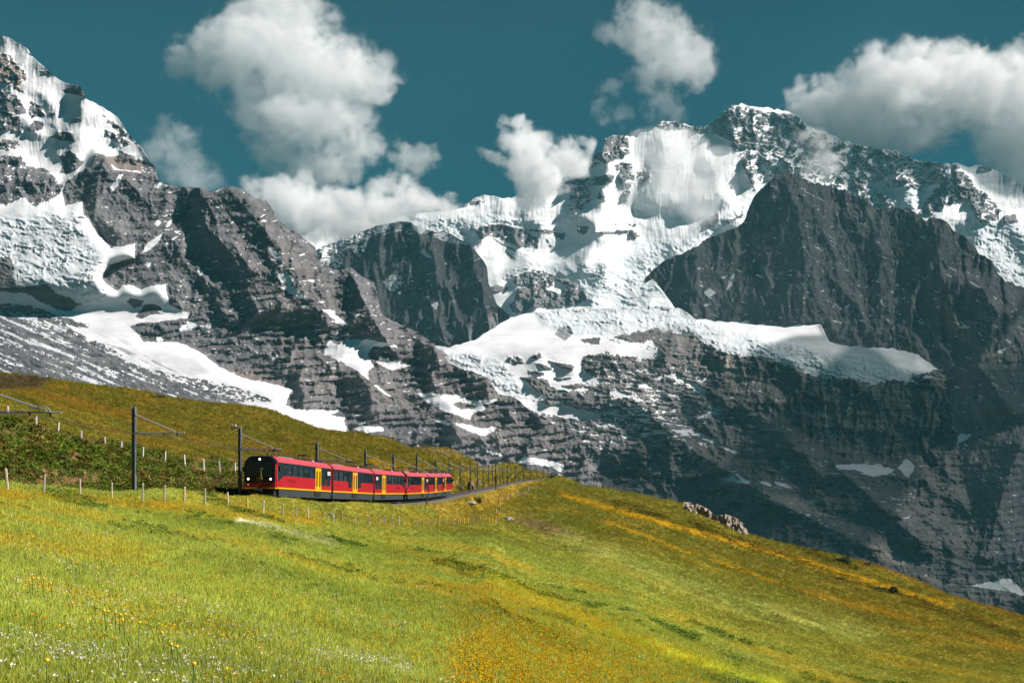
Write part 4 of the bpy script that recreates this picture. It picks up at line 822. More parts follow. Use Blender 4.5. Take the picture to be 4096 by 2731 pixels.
# contact wires, hung from mast to mast
mm = sorted([(65.0, e0)]+[m for m in MASTS if (m[1]['group'] == 'masts along the railway line')], key=lambda m: m[0])
for k, off in ((0, -.35), (1, .55)):
    w = MB(); pts = []
    for d, e in mm:
        p, t, s = track_frame(d); pts.append(p+s*off+Vector((0, 0, ARM-.24)))
    p, t, s = track_frame(42.0); pts.insert(0, p+s*off+Vector((0, 0, ARM-.24)))
    full = []
    for a, b in zip(pts[:-1], pts[1:]):
        for q in range(6):
            f = q/6; c = a.lerp(b, f); c.z -= .16*(4*f*(1-f)); full.append(c)
    w.tube(full+[pts[-1]], .016, 4)
    tag(w.build('overhead_wire', M_wire), ('uphill' if k == 0 else 'valley side')+' wire of the pair strung along the masts', 'wire', 'overhead wires')

# ------------------------------------------------------------------ people
def skin_body(name, pts, edges, rad, mat, parent=None, sub=1):
    me = bpy.data.meshes.new(name); me.from_pydata(pts, edges, []); me.materials.append(mat)
    o = bpy.data.objects.new(name, me); col.objects.link(o)
    if parent: o.parent = parent
    m = o.modifiers.new('skin', 'SKIN'); m.use_smooth_shade = True
    if not me.skin_vertices:
        me.attributes  # layer is created with the modifier below when missing
        bm = bmesh.new(); bm.from_mesh(me); bm.verts.layers.skin.verify(); bm.to_mesh(me); bm.free()
    for k, r in enumerate(rad):
        sv = me.skin_vertices[0].data[k]; sv.radius = (r, r) if not isinstance(r, tuple) else r
        sv.use_root = (k == 0)
    if sub:
        s = o.modifiers.new('smooth', 'SUBSURF'); s.levels = sub; s.render_levels = sub
    return o
M_skin = pmat('skin', (.46, .27, .19), .6, 0, .05)
M_hair = pmat('dark_hair', (.035, .025, .02), .7, 0, .1)
def cloth(c): return pmat('cloth', c, .9, 0, .1, 12)
def person(loc, rz, shirt, trousers, label, group=None, seated=False, long_legs=False):
    e = empty('person', loc, rz); tag(e, label, 'person', group)
    if not seated:
        P = [(0,0,.95),(0,0,1.15),(0,-.01,1.38),(0,-.01,1.50),(0,.0,1.60),(0,.01,1.70), (.19,0,1.38),(.25,.02,1.12),(.24,.13,.90),(.24,.17,.82), (-.19,0,1.38),(-.25,-.03,1.12),(-.24,.05,.90),(-.24,.09,.82), (.10,0,.90),(.11,.10,.50),(.11,.02,.09),(.11,.16,.04), (-.10,0,.90),(-.11,-.06,.50),(-.11,-.20,.12),(-.11,-.06,.05)]
        Ed = [(0,1),(1,2),(2,3),(3,4),(4,5),(2,6),(6,7),(7,8),(8,9),(2,10),(10,11),(11,12),(12,13),(0,14),(14,15),(15,16),(16,17),(0,18),(18,19),(19,20),(20,21)]
    else:
        P = [(0,0,.0),(0,-.02,.22),(0,-.03,.45),(0,-.01,.57),(0,.0,.67),(0,.01,.77), (.19,-.02,.45),(.24,.03,.20),(.18,.24,.14),(.14,.30,.13), (-.19,-.02,.45),(-.24,.03,.20),(-.18,.24,.14),(-.14,.30,.13), (.10,.02,-.02),(.12,.42,.0),(.12,.44,-.40),(.12,.56,-.43), (-.10,.02,-.02),(-.12,.42,.0),(-.12,.44,-.40),(-.12,.56,-.43)]
        Ed = [(0,1),(1,2),(2,3),(3,4),(4,5),(2,6),(6,7),(7,8),(8,9),(2,10),(10,11),(11,12),(12,13),(0,14),(14,15),(15,16),(16,17),(0,18),(18,19),(19,20),(20,21)]
    rad = [.13,.12,.13,.055,.095,.085, .06,.045,.036,.03, .06,.045,.036,.03, .085,.06,.042,.035, .085,.06,.042,.035]
    skin_body('body', P, Ed, rad, M_skin, e)
    up = [0,1,2,6,7,10,11]; mp = {k: i for i, k in enumerate(up)}
    skin_body('shirt', [P[k] for k in up], [(mp[a], mp[b]) for a, b in Ed if a in mp and b in mp], [rad[k]+.022 for k in up], cloth(shirt), e)
    lo = [0,14,15,18,19]+([16,20] if long_legs else []); mp = {k: i for i, k in enumerate(lo)}
    skin_body('trousers', [P[k] for k in lo], [(mp[a], mp[b]) for a, b in Ed if a in mp and b in mp], [rad[k]+.025 for k in lo], cloth(trousers), e)
    h = P[4]; skin_body('hair', [(h[0], h[1]-.03, h[2]+.02), (h[0], h[1]-.01, h[2]+.13)], [(0, 1)], [.085, .085], M_hair, e)
    return e
# ------------------------------------------------------------------ the train: two coupled three-part units
M_red = pmat('red_train_paint', (.34, .006, .012), .32, 0, .08, 1.5, 0, .5)
M_roofp = pmat('faded_sunlit_red_roof', (.42, .045, .06), .42, 0, .22, 1.2, 0, .5)  # paler than the sides: weathering and sunlight are both in this colour
M_yel = pmat('yellow_train_paint', (.66, .33, .006), .35, 0, .05)
M_blk = pmat('black_gloss_panel', (.006, .007, .008), .16, 0, .1, 3, 0, .5)
M_blkm = pmat('black_rubber', (.010, .010, .011), .8, 0, .2)
M_skirt = pmat('dark_grey_skirt', (.028, .036, .039), .6, 0, .15, 2)
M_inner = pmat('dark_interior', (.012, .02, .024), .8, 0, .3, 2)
M_band = pmat('dark_window_band', (.010, .017, .023), .22, 0, .1, 2, 0, .5)
M_roofg = pmat('roof_equipment_grey', (.28, .28, .28), .6, .2, .2, 3)
M_white = pmat('white_display', (.75, .74, .70), .5, 0, .03)
M_dred = pmat('dark_red_lettering', (.20, .006, .010), .4, 0, .05)
M_ylw_rail = pmat('yellow_handrail', (.30, .30, .08), .4, 0, .05)
def glass_material():
    m, n, l = nmat('tinted_window_glass')
    o = n.new('ShaderNodeOutputMaterial'); t = n.new('ShaderNodeBsdfTransparent'); g = n.new('ShaderNodeBsdfGlossy'); fr = n.new('ShaderNodeFresnel'); mx = n.new('ShaderNodeMixShader')
    t.inputs[0].default_value = (.34, .46, .48, 1); g.inputs[0].default_value = (.9, .95, 1, 1); g.inputs['Roughness'].default_value = .05; fr.inputs[0].default_value = 1.5
    l.new(fr.outputs[0], mx.inputs[0]); l.new(t.outputs[0], mx.inputs[1]); l.new(g.outputs[0], mx.inputs[2]); l.new(mx.outputs[0], o.inputs[0]); return m
M_glass = glass_material()
def lamp_material():
    m, n, l = nmat('lit_headlamp'); o = n.new('ShaderNodeOutputMaterial'); e = n.new('ShaderNodeEmission'); e.inputs[0].default_value = (1, .93, .78, 1); e.inputs[1].default_value = 3.5; l.new(e.outputs[0], o.inputs[0]); return m
M_lamp = lamp_material()

LS, GAP, HW = 15.15, .62, 1.33
def text_mesh(body, size, mat):
    cu = bpy.data.curves.new('lettering', 'FONT'); cu.body = body; cu.size = size; cu.align_x = 'CENTER'; cu.align_y = 'CENTER'; cu.extrude = .004; cu.resolution_u = 2
    o = bpy.data.objects.new('lettering', cu); col.objects.link(o)
    dg = bpy.context.evaluated_depsgraph_get(); me = bpy.data.meshes.new_from_object(o.evaluated_get(dg))
    bpy.data.objects.remove(o); bpy.data.curves.remove(cu)
    me.materials.clear(); me.materials.append(mat); return me
TM_num = text_mesh('221', .34, M_yel); TM_name = text_mesh('JUNGFRAU', .42, M_dred); TM_cls = text_mesh('2', .36, M_yel)
RX_side = Matrix(((-1, 0, 0), (0, 0, 1), (0, 1, 0))).to_4x4()       # text on the +y side
RX_side_b = Matrix(((1, 0, 0), (0, 0, -1), (0, 1, 0))).to_4x4()     # text on the -y side
RX_front = Matrix(((0, 0, 1), (1, 0, 0), (0, 1, 0))).to_4x4()

def panel(w, h, t=.02, ch=.06):
    """rounded panel in x-z, thin in y, centred"""
    o = [(-w/2+ch, -h/2), (w/2-ch, -h/2), (w/2, -h/2+ch), (w/2, h/2-ch), (w/2-ch, h/2), (-w/2+ch, h/2), (-w/2, h/2-ch), (-w/2, -h/2+ch)]
    v = [(x, -t/2, z) for x, z in o]+[(x, t/2, z) for x, z in o]; n = 8
    return v, [tuple(range(n)), tuple(range(2*n-1, n-1, -1))]+[(k, n+k, n+(k+1) % n, (k+1) % n) for k in range(n)]
def panel_mesh(name, w, h, mat, t=.02, ch=.06):
    me = bpy.data.meshes.new(name); v, f = panel(w, h, t, ch); me.from_pydata(v, [], [q[::-1] for q in f]); me.materials.append(mat); return me
def frame_mesh(w, h, b=.045):
    m = MB(); m.box(-w/2-b, w/2+b, -.012, .012, -h/2-b, -h/2); m.box(-w/2-b, w/2+b, -.012, .012, h/2, h/2+b); m.box(-w/2-b, -w/2, -.012, .012, -h/2, h/2); m.box(w/2, w/2+b, -.012, .012, -h/2, h/2)
    return m.mesh('window_frame', M_blkm)
WIN_W = 1.36
me_win = panel_mesh('window', WIN_W, .86, M_glass, .012, .05); me_frm = frame_mesh(WIN_W, .86)
me_low = panel_mesh('low_window', 1.30, 1.42, M_band, .03, .07)
me_leaf = panel_mesh('door_leaf', .80, 2.02, M_yel, .05, .02); me_pane = panel_mesh('door_pane', .30, 1.42, M_blk, .02, .1)
me_disp = panel_mesh('destination_display', .85, .30, M_white, .02, .02); me_dispb = panel_mesh('display_band', .62, .09, M_dred, .02, .01)
me_hopper = panel_mesh('open_hopper', .95, .34, M_blk, .012, .02)
me_pil = MB().box(-.5, .5, -.02, .02, -.465, .465).mesh('window_pillar', M_band)
me_res = MB().box(-.2, .2, -.5, .5, 0, .11).mesh('roof_resistor', M_roofg)
me_dot = MB().bar((0, -.01, 0), (0, .01, 0), .10, 10).mesh('red_marker', M_red)
pant = MB()
for s in (-.32, .32):
    pant.bar((-.45, s, 0), (.25, s*.8, .30), .034, 5); pant.bar((.25, s*.8, .30), (-.25, s*.7, .58), .03, 5); pant.bar((.45, s, 0), (.25, s*.8, .30), .016, 5)
pant.bar((-.45, -.4, .02), (-.45, .4, .02), .03, 5); pant.bar((.45, -.4, .02), (.45, .4, .02), .03, 5)
for xx in (-.33, -.17): pant.tube([(xx, -.42, .50), (xx, -.30, .58), (xx, .30, .58), (xx, .42, .50)], .034, 5)
me_pant = pant.mesh('pantograph', M_blkm)

def car_meshes(cab):
    """shells of one carriage; cab = +1 cab at the +x end, -1 at the -x end, 0 middle"""
    h = LS/2; x0, x1 = -h, h
    body = MB().box(x0, x1, -HW, HW, .92, 1.93)
    body.box(x0, x1, -HW, HW, 2.86, 2.98)
    for xe in (x0, x1-.12): body.box(xe, xe+.12, -HW+.002, HW-.002, 1.93, 2.86)
    r = []
    pr = [(HW+.01, 2.96), (HW-.01, 3.06), (HW-.12, 3.18), (.92, 3.42), (.75, 3.46), (-.75, 3.46), (-.92, 3.42), (-HW+.12, 3.18), (-HW+.01, 3.06), (-HW-.01, 2.96)]
    v = [(x, y, z) for x in (x0, x1) for y, z in pr]; n = len(pr)
    f = [(k, n+k, n+k+1, k+1) for k in range(n-1)]+[tuple(range(n)), tuple(range(2*n-1, n-1, -1))]
    roof = MB().add(v, [q[::-1] for q in f])
    skirt = MB().box(x0+(.6 if cab == -1 else 0), x1-(.6 if cab == 1 else 0), -HW+.05, HW-.05, .26, .90)
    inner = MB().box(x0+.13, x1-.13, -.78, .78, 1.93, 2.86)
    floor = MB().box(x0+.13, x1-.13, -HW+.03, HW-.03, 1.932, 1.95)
    return body.mesh('car_body', M_red), roof.mesh('roof', M_roofp), skirt.mesh('skirt', M_skirt), inner.mesh('interior', M_inner), floor.mesh('interior_floor', M_inner)
CAR = {c: car_meshes(c) for c in (1, 0, -1)}
# side layouts measured from the front end of a carriage, as fractions of its length
SIDE = {1: dict(win=[(.155,.245),(.258,.348),(.366,.456),(.468,.556),(.568,.652)], low=[(.792,.88),(.897,.975)], door=[.665,.780], sign=.937),
        0: dict(win=[(.03,.125),(.14,.232),(.245,.333),(.678,.77),(.782,.872),(.885,.972)], low=[(.348,.432),(.585,.665)], door=[.448,.568], sign=None),
        -1: dict(win=[(.348,.432),(.444,.532),(.544,.634),(.652,.742),(.755,.845)], low=[(.025,.103),(.12,.208)], door=[.22,.335], sign=.065)}
def train_unit(P, label, headlit, number):
    """P: four points on the line from front to rear"""
    root = empty('red_train', P[0]); tag(root, label, 'train', 'coupled red trains')
    RI = Matrix.Translation(-P[0])
    secs = []
    for k in range(3):
        a, b = P[k], P[k+1]; ex = (a-b).normalized(); ey = Vector((0, 0, 1)).cross(ex).normalized(); ez = ex.cross(ey)
        M = Matrix((ex, ey, ez)).transposed().to_4x4(); M.translation = (a+b)/2; secs.append(RI @ M)
    def put(name, me, M, parent=root, loc=None, R_=None):
        o = bpy.data.objects.new(name, me); col.objects.link(o); o.parent = parent
        if parent is root:
            A = M.copy()
            if loc is not None: A = A @ Matrix.Translation(loc)
            if R_ is not None: A = A @ R_
            o.matrix_local = A
        else:
            A = Matrix.Translation(loc if loc is not None else (0, 0, 0))
            if R_ is not None: A = A @ R_
            o.matrix_local = A
        return o
    for k, M in enumerate(secs):
        c = (1, 0, -1)[k]; body, roof, skirt, inner, floor = CAR[c]; sd = SIDE[c]; h = LS/2
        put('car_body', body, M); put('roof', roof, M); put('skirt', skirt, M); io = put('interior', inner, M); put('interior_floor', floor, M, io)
        X = lambda f: h-f*LS
        for s in (1, -1):
            yo = s*(HW+.008)
            # stripe
            put('yellow_stripe', MB().box(-h, h, s*(HW+.004)-.012, s*(HW+.004)+.012, .86, .98).mesh('yellow_stripe', M_yel), M)
            # dark pillars fill the band between the panes
            edges = sorted([(X(b), X(a)) for a, b in sd['win']]); cur = -h+.12
            for (a, b) in edges+[(h-.12, None)]:
                o = put('window_pillar', me_pil, M, root, ((cur+a)/2, s*(HW-.05), 2.395)); o.scale.x = a-cur; cur = b
            put('window_header', MB().box(-h+.14, h-.14, s*(HW+.004)-.01, s*(HW+.004)+.01, 2.84, 2.955).mesh('window_header', M_band), M)
            for i, (a, b) in enumerate(sd['win']):
                w = (b-a)*LS; o = put('window', me_win, M, root, ((X(a)+X(b))/2, s*(HW-.035), 2.375)); o.scale.x = w/WIN_W
                put('window_frame', me_frm, M, o, (0, s*.02, 0))
                if (i*7+k*3) % 4 == 1: put('open_hopper', me_hopper, M, o, (-.05, s*.012, (-.22 if i % 2 else .22)))
            for (a, b) in sd['low']:
                o = put('low_window', me_low, M, root, ((X(a)+X(b))/2, yo, 2.10)); o.scale.x = (b-a)*LS/1.30
            a, b = sd['door']; xm = (X(a)+X(b))/2; wl_ = (b-a)*LS/2
            for q in (-1, 1):
                o = put('door_leaf', me_leaf, M, root, (xm+q*wl_/2, s*(HW+.02), 1.86)); o.scale.x = wl_/.80*.985
                put('door_pane', me_pane, M, o, (0, s*.03, .06))
            put('door_step', MB().box(xm-wl_, xm+wl_, s*(HW-.05), s*(HW+.02), .45, .80).mesh('door_step', M_blkm), M)
            if sd['sign']:
                o = put('destination_display', me_disp, M, root, (X(sd['sign']), s*(HW+.045), 2.50)); put('display_band', me_dispb, M, o, (0, s*.012, 0))
            put('red_marker', me_dot, M, root, (X(.62 if c != -1 else .30), s*(HW-.035), .55))
            if c != 0:
                e = 1 if c == 1 else -1
                tri = [(e*(h-.10), 2.84), (e*(h-1.62), 2.84), (e*(h-1.62), 1.92), (e*(h-.12), 1.42)]
                v = [(x, s*(HW+.006)-.01, z) for x, z in tri]+[(x, s*(HW+.006)+.01, z) for x, z in tri]
                put('cab_side_window', MB().add(v, [(0,1,2,3),(7,6,5,4),(0,4,5,1),(1,5,6,2),(2,6,7,3),(3,7,4,0)]).mesh('cab_side_window', M_band), M)
                put('lettering', TM_name, M, root, (e*(h-3.6), s*(HW+.006), 1.55), RX_side if s > 0 else RX_side_b)
                put('class_number', TM_cls, M, root, (e*(h-1.95), s*(HW+.020), 2.66), (RX_side if s > 0 else RX_side_b) @ Matrix.Scale(.6, 4))
        # roof equipment and pantographs
        for q in range(7): put('roof_resistor', me_res, M, root, (1.4+q*.55, 0, 3.45))
        put('roof_unit', MB().box(-h+.3, -h+2.2, -.6, .6, 3.45, 3.68).mesh('roof_unit', M_blkm), M); put('roof_box', MB().box(-h+2.4, -h+3.2, -.45, .45, 3.45, 3.62).mesh('roof_box', M_roofg), M)
        for xx, on in ((h-2.6, c != 0), (-h+4.4, c != -1)):
            if on:
                for yy in (-.1,): put('pantograph', me_pant, M, root, (xx, yy, 3.46)); put('pantograph', me_pant, M, root, (xx-1.1, yy, 3.46))
        # bellows to the next carriage
        if k < 2:
            bw = MB()
            for q in range(5): bw.box(-h-GAP+.02+q*.12, -h-GAP+.10+q*.12, -HW+.10, HW-.10, .5, 3.22)
            bw.box(-h-GAP, -h, -HW+.17, HW-.17, .6, 3.15); put('bellows', bw.mesh('bellows', M_blkm), M)
    for e, M, lit, num in ((1, secs[0], headlit, number), (-1, secs[2], False, False)):
        h = LS/2
        out = [(-1.33, .95), (1.33, .95), (1.33, 2.80), (1.25, 3.08), (.95, 3.36), (.70, 3.45), (-.70, 3.45), (-.95, 3.36), (-1.25, 3.08), (-1.33, 2.80)]
        n = len(out)
        def ring(x, k): return [(e*x, y*k, 1.0+(z-1.0)*(1-(1-k)*.6)) for y, z in out]
        v = ring(h, 1.0)+ring(h+.24, .992)+ring(h+.36, .965)+ring(h+.40, .90); f = []; fs = []
        for r in range(3):
            for j in range(n): (fs if (j in (1, n-1) and r < 2) else f).append((r*n+j, r*n+(j+1) % n, (r+1)*n+(j+1) % n, (r+1)*n+j))
        f.append(tuple(range(3*n, 4*n)))
        if e < 0: f = [q[::-1] for q in f]; fs = [q[::-1] for q in fs]
        put('cab_front', MB().add(v, f).mesh('cab_front', M_blk), M)
        for sd_ in (1, n-1): put('corner_panel', MB().add(v, [q for q in fs if any((i % n) == sd_ for i in q) and any((i % n) == (sd_+1) % n for i in q)]).mesh('corner_panel', M_red), M)
        put('bumper', MB().box(min(e*(h-.02), e*(h+.43)), max(e*(h-.02), e*(h+.43)), -1.30, 1.30, .93, 1.33).mesh('bumper', M_red), M)
        put('yellow_sill', MB().box(min(e*(h-.02), e*(h+.44)), max(e*(h-.02), e*(h+.44)), -1.31, 1.31, .85, .945).mesh('yellow_sill', M_yel), M)
        put('plough', MB().box(min(e*(h-.4), e*(h+.2)), max(e*(h-.4), e*(h+.2)), -1.1, 1.1, .22, .84).mesh('plough', M_blkm), M)
        put('coupler', MB().box(min(e*(h+.2), e*(h+.75)), max(e*(h+.2), e*(h+.75)), -.32, .28, .62, .88).bar((e*(h+.75), -.3, .72), (e*(h+.75), .3, .72), .12, 8).mesh('coupler', M_blkm), M)
        for s in (1, -1): put('corner_post', MB().bar((e*(h+.12), s*1.325, .95), (e*(h+.12), s*1.325, 2.95), .055, 6).mesh('corner_post', M_red), M)
        ws = [(-1.12, 1.85), (1.12, 1.85), (1.10, 2.85), (.9, 3.0), (-.9, 3.0), (-1.10, 2.85)]
        v = [(e*(h+.405), y*.92, z) for y, z in ws]+[(e*(h+.42), y*.92, z) for y, z in ws]
        f = [tuple(range(6, 12)), tuple(range(5, -1, -1))]+[(j, (j+1) % 6, 6+(j+1) % 6, 6+j) for j in range(6)]
        put('windscreen', MB().add(v, f if e > 0 else [q[::-1] for q in f]).mesh('windscreen', M_band), M)
        for y, z in ((-.92, 1.62), (.92, 1.62), (0, 3.18)):
            put('headlight', MB().bar((e*(h+.36), y, z), (e*(h+.43), y, z), .076, 14).mesh('headlight', M_lamp if lit else M_white), M)
        put('tail_light', MB().bar((e*(h+.40), -.92, 1.15), (e*(h+.445), -.92, 1.15), .07, 10).mesh('tail_light', M_white), M)
        put('handrail', MB().tube([(e*(h+.46), .30, 2.42), (e*(h+.46), .12, 2.45), (e*(h+.46), .16, 1.75), (e*(h+.46), .28, 1.62)], .022, 6).mesh('handrail', M_ylw_rail), M)
        put('side_handrail', MB().tube([(e*(h+.25), 1.36, 2.5), (e*(h+.25), 1.42, 2.4), (e*(h+.25), 1.42, 1.6), (e*(h+.25), 1.36, 1.5)], .022, 6).mesh('side_handrail', M_roofg), M)
        put('bumper_step', MB().box(min(e*(h+.43), e*(h+.62)), max(e*(h+.43), e*(h+.62)), .25, 1.2, 1.22, 1.27).mesh('bumper_step', M_blkm), M)
        for s in (1, -1):
            put('mirror', MB().box(min(e*(h-.1), e*(h+.05)), max(e*(h-.1), e*(h+.05)), min(s*1.36, s*1.56), max(s*1.36, s*1.56), 2.2, 2.6).mesh('mirror', M_blkm), M)
        if num: put('running_number', TM_num, M, root, (h+.43, .02, 1.60), RX_front)
    return root, secs
# carriage ends along the line
seg = LS+GAP
def advance(d0, dist):
    p = Vector((float(track_x(d0)), d0, float(track_z(d0)))); lo, hi = d0, d0+dist*1.2
    for _ in range(40):
        m = (lo+hi)/2; q = Vector((float(track_x(m)), m, float(track_z(m))))
        if (q-p).length < dist: lo = m
        else: hi = m
    return lo
dcar = [98.6]
for k in range(3): dcar.append(advance(dcar[-1], seg))
dcar2 = [advance(dcar[-1], 1.0)]
for k in range(3): dcar2.append(advance(dcar2[-1], seg))
pt = lambda d: Vector((float(track_x(d)), d, float(track_z(d))))
unit1, secs1 = train_unit([pt(d) for d in dcar], 'leading red train with lit headlights, black cab front and yellow doors', True, True)
unit2, secs2 = train_unit([pt(d) for d in dcar2], 'rear red train coupled behind the leading one on the curve', False, False)
# passengers by the windows
def passenger(unit, M, frac, shirt, label):
    h = LS/2; w = (unit.matrix_basis @ M) @ Vector((h-frac*LS, HW-.31, 1.97))
    ex = (M.to_3x3() @ Vector((1, 0, 0)))
    return person(w, math.atan2(ex.y, ex.x)-math.pi/2, shirt, (.03, .03, .05), label, 'passengers at the train windows', True)
passenger(unit1, secs1[0], .215, (.75, .78, .74), 'person in white shirt seated at the first window of the leading train')
passenger(unit1, secs1[0], .315, (.10, .13, .14), 'person in dark top seated at the second window of the leading train')
passenger(unit1, secs1[0], .42, (.12, .10, .13), 'person in dark top seated at the third window of the leading train')
passenger(unit1, secs1[1], .085, (.03, .16, .20), 'person in teal top seated at the first window of the second carriage')
passenger(unit1, secs1[1], .295, (.10, .09, .12), 'person in dark top seated left of the doors in the second carriage')
passenger(unit1, secs1[1], .735, (.45, .48, .50), 'person in pale top seated right of the doors in the second carriage')
# ------------------------------------------------------------------ fences, rocks, bushes, hikers
def hit(px, py, d0, d1):
    """distance at which the meadow is seen at photo pixel (px, py), searching d0..d1"""
    ds = np.exp(np.linspace(math.log(d0), math.log(d1), 900)); u = (px-CX)/FOC
    i = int(np.clip((px-SX[0])/(SX[1]-SX[0]), 0, len(SX)-2)); y = np.interp(np.log(ds), np.log(SD), GPY[:, i])
    k = np.where(y <= py)[0]
    return float(ds[k[0]]) if len(k) else float(ds[np.argmin(np.abs(y-py))])
M_wood = {'grey': pmat('grey_weathered_wood', (.30, .26, .21), .9, 0, .25, 9, .3), 'brown': pmat('brown_post_wood', (.24, .17, .11), .9, 0, .25, 9, .3), 'yellow': pmat('yellow_stained_wood', (.62, .33, .04), .85, 0, .2, 9, .2), 'pale': pmat('pale_split_wood', (.46, .38, .30), .9, 0, .2, 9, .3), 'dark': pmat('dark_tarred_wood', (.03, .025, .02), .8, 0, .2, 9)}
def post_mesh(kind, square=False):
    m = MB(); r = .055; n = 6; v = []; f = []
    zs = (-.45, 0, .5, .96, 1.0); rr = (1, 1, .96, .93, .7)
    for z, q in zip(zs, rr):
        for k in range(n):
            a = 2*math.pi*k/n; w = r*q*(1+.12*random.uniform(-1, 1)); v.append((w*math.cos(a)+.02*z*random.uniform(-.3, .3), w*math.sin(a), z))
    for i in range(len(zs)-1):
        for k in range(n): f.append((i*n+k, i*n+(k+1) % n, (i+1)*n+(k+1) % n, (i+1)*n+k))
    f.append(tuple(range((len(zs)-1)*n, len(zs)*n)))
    return m.add(v, f).mesh('fence_post', M_wood[kind])
POSTM = {k: [post_mesh(k) for _ in range(3)] for k in ('grey', 'brown', 'yellow', 'pale')}
cm = MB().box(-.065, .065, -.065, .065, -.4, 1.0); CONC = cm.mesh('concrete_post', M_concrete)
bv = bmesh.new(); bv.from_mesh(CONC); bmesh.ops.bevel(bv, geom=list(bv.edges), offset=.015, segments=1, affect='EDGES'); bv.to_mesh(CONC); bv.free()
ORD = ['first', 'second', 'third', 'fourth', 'fifth', 'sixth', 'seventh', 'eighth', 'ninth', 'tenth', 'eleventh', 'twelfth', 'thirteenth', 'fourteenth', 'fifteenth', 'sixteenth', 'seventeenth', 'eighteenth', 'nineteenth', 'twentieth', 'twenty-first', 'twenty-second', 'twenty-third', 'twenty-fourth', 'twenty-fifth', 'twenty-sixth', 'twenty-seventh', 'twenty-eighth', 'twenty-ninth', 'thirtieth', 'thirty-first', 'thirty-second', 'thirty-third', 'thirty-fourth', 'thirty-fifth', 'thirty-sixth', 'thirty-seventh', 'thirty-eighth', 'thirty-ninth', 'fortieth', 'forty-first', 'forty-second', 'forty-third', 'forty-fourth', 'forty-fifth', 'forty-sixth', 'forty-seventh', 'forty-eighth', 'forty-ninth', 'fiftieth', 'fifty-first', 'fifty-second', 'fifty-third', 'fifty-fourth', 'fifty-fifth']
HUE = {'grey': 'weathered grey', 'brown': 'brown', 'yellow': 'yellow', 'pale': 'pale'}
def put_post(px, top, base, kind, label, group, d0, d1, mesh=None, lean=None):
    d = hit(px, base, d0, d1); x = (px-CX)/FOC*d; z = ground_at(x, d); hgt = max(.5, min(2.4, (base-top)/FOC*d))
    o = inst('concrete_post' if mesh else 'fence_post', mesh or random.choice(POSTM[kind]), None, (x, d, z), (R(random.uniform(-3, 3)), R(lean if lean is not None else random.uniform(-4, 4)), random.uniform(0, 6)), (1, 1, hgt))
    if not mesh:
        k = max(1.0, .0004*d/.055*1.2); o.scale = (k, k, hgt)
    tag(o, label, 'post', group); return o
FG = [(31,1869,1961,'pale'),(174,1894,1974,'grey'),(320,1915,1982,'pale'),(447,1928,1990,'pale'),(572,1933,2011,'grey'),(657,1937,2012,'grey'),(738,1946,2012,'pale'),(820,1951,2016,'grey'),(911,1965,2023,'pale'),(990,1990,2044,'yellow'),(1052,1998,2056,'pale'),(1130,2016,2061,'grey'),(1185,2023,2069,'grey'),(1234,2028,2076,'pale'),(1290,2042,2071,'brown'),(1334,2052,2083,'pale'),(1367,2055,2072,'brown'),(1420,2065,2098,'grey'),(1476,2063,2100,'grey'),(1516,2061,2100,'grey'),(1539,2061,2094,'grey'),(1571,2067,2099,'grey'),(1597,2063,2100,'pale'),(1634,2069,2100,'yellow'),(1666,2078,2104,'grey'),(1693,2075,2102,'grey'),(1714,2076,2102,'grey'),(1737,2077,2098,'brown'),(1755,2072,2098,'grey'),(1785,2076,2096,'grey'),(1814,2078,2102,'grey'),(1832,2075,2096,'grey'),(1841,2069,2091,'yellow'),(1856,2070,2095,'yellow'),(1874,2069,2102,'yellow'),(1891,2071,2098,'grey'),(1905,2065,2089,'brown'),(1910,2066,2085,'brown'),(1920,2062,2083,'yellow'),(1931,2060,2081,'yellow'),(1936,2058,2077,'brown'),(1956,2063,2088,'yellow'),(1969,2062,2086,'yellow'),(1982,2060,2089,'yellow'),(1989,2063,2084,'grey'),(1995,2050,2072,'yellow')]
for i, (x, t, b, k) in enumerate(FG):
    put_post(x, t, b, k, '%s wooden post, %s from the left in the fence below the line' % (HUE[k], ORD[i]), 'posts of the fence below the railway', 20, 330, None, {0: 5, 9: 4}.get(i))
CP = [(33,1625,1662),(145,1662,1706),(232,1689,1728),(326,1721,1758),(419,1746,1774),(486,1766,1796),(571,1784,1824),(659,1808,1851),(740,1820,1868),(816,1833,1879),(879,1842,1891),(940,1850,1897)]
for i, (x, t, b) in enumerate(CP):
    put_post(x, t, b, 'pale', 'pale concrete post on the bank above the track, %s from the left' % ORD[i], 'concrete posts along the bank', float(dt_of_u((x-CX)/FOC))*1.05, 260, CONC, 3 if i == 7 else None)
z3 = lambda x, y: (1700+.2551*x, 1780+.2551*y)
FAR = [(1118,990,1045,'pale'),(1157,1060,1100,'yellow'),(1180,960,1035,'grey'),(1160,865,915,'brown'),(1172,905,960,'yellow'),(1180,770,830,'yellow'),(1210,745,835,'yellow'),(1185,820,870,'brown'),(1200,830,880,'grey'),(1240,760,800,'grey'),(1252,765,802,'grey'),(1280,765,800,'grey'),(1295,735,795,'pale'),(1325,755,785,'grey'),(1345,750,790,'brown'),(1362,735,790,'yellow'),(1385,750,785,'grey'),(1437,700,770,'grey'),(1465,720,760,'brown'),(1490,745,775,'brown'),(1505,740,782,'brown'),(1522,745,785,'grey'),(1540,740,788,'brown'),(1555,748,790,'brown'),(1572,750,795,'brown'),(1595,755,795,'grey'),(1612,760,800,'brown'),(1663,745,778,'yellow'),(1715,800,832,'yellow'),(1610,625,670,'grey'),(1625,660,710,'pale')]
for i, (x, t, b, k) in enumerate(FAR):
    (X_, T_), (_, B_) = z3(x, t), z3(x, b)
    put_post(X_, T_, B_, k, '%s post of the fence climbing the far slope, %s from the left end' % (HUE[k], ORD[i]), 'posts of the fence on the far slope', 120, 560)
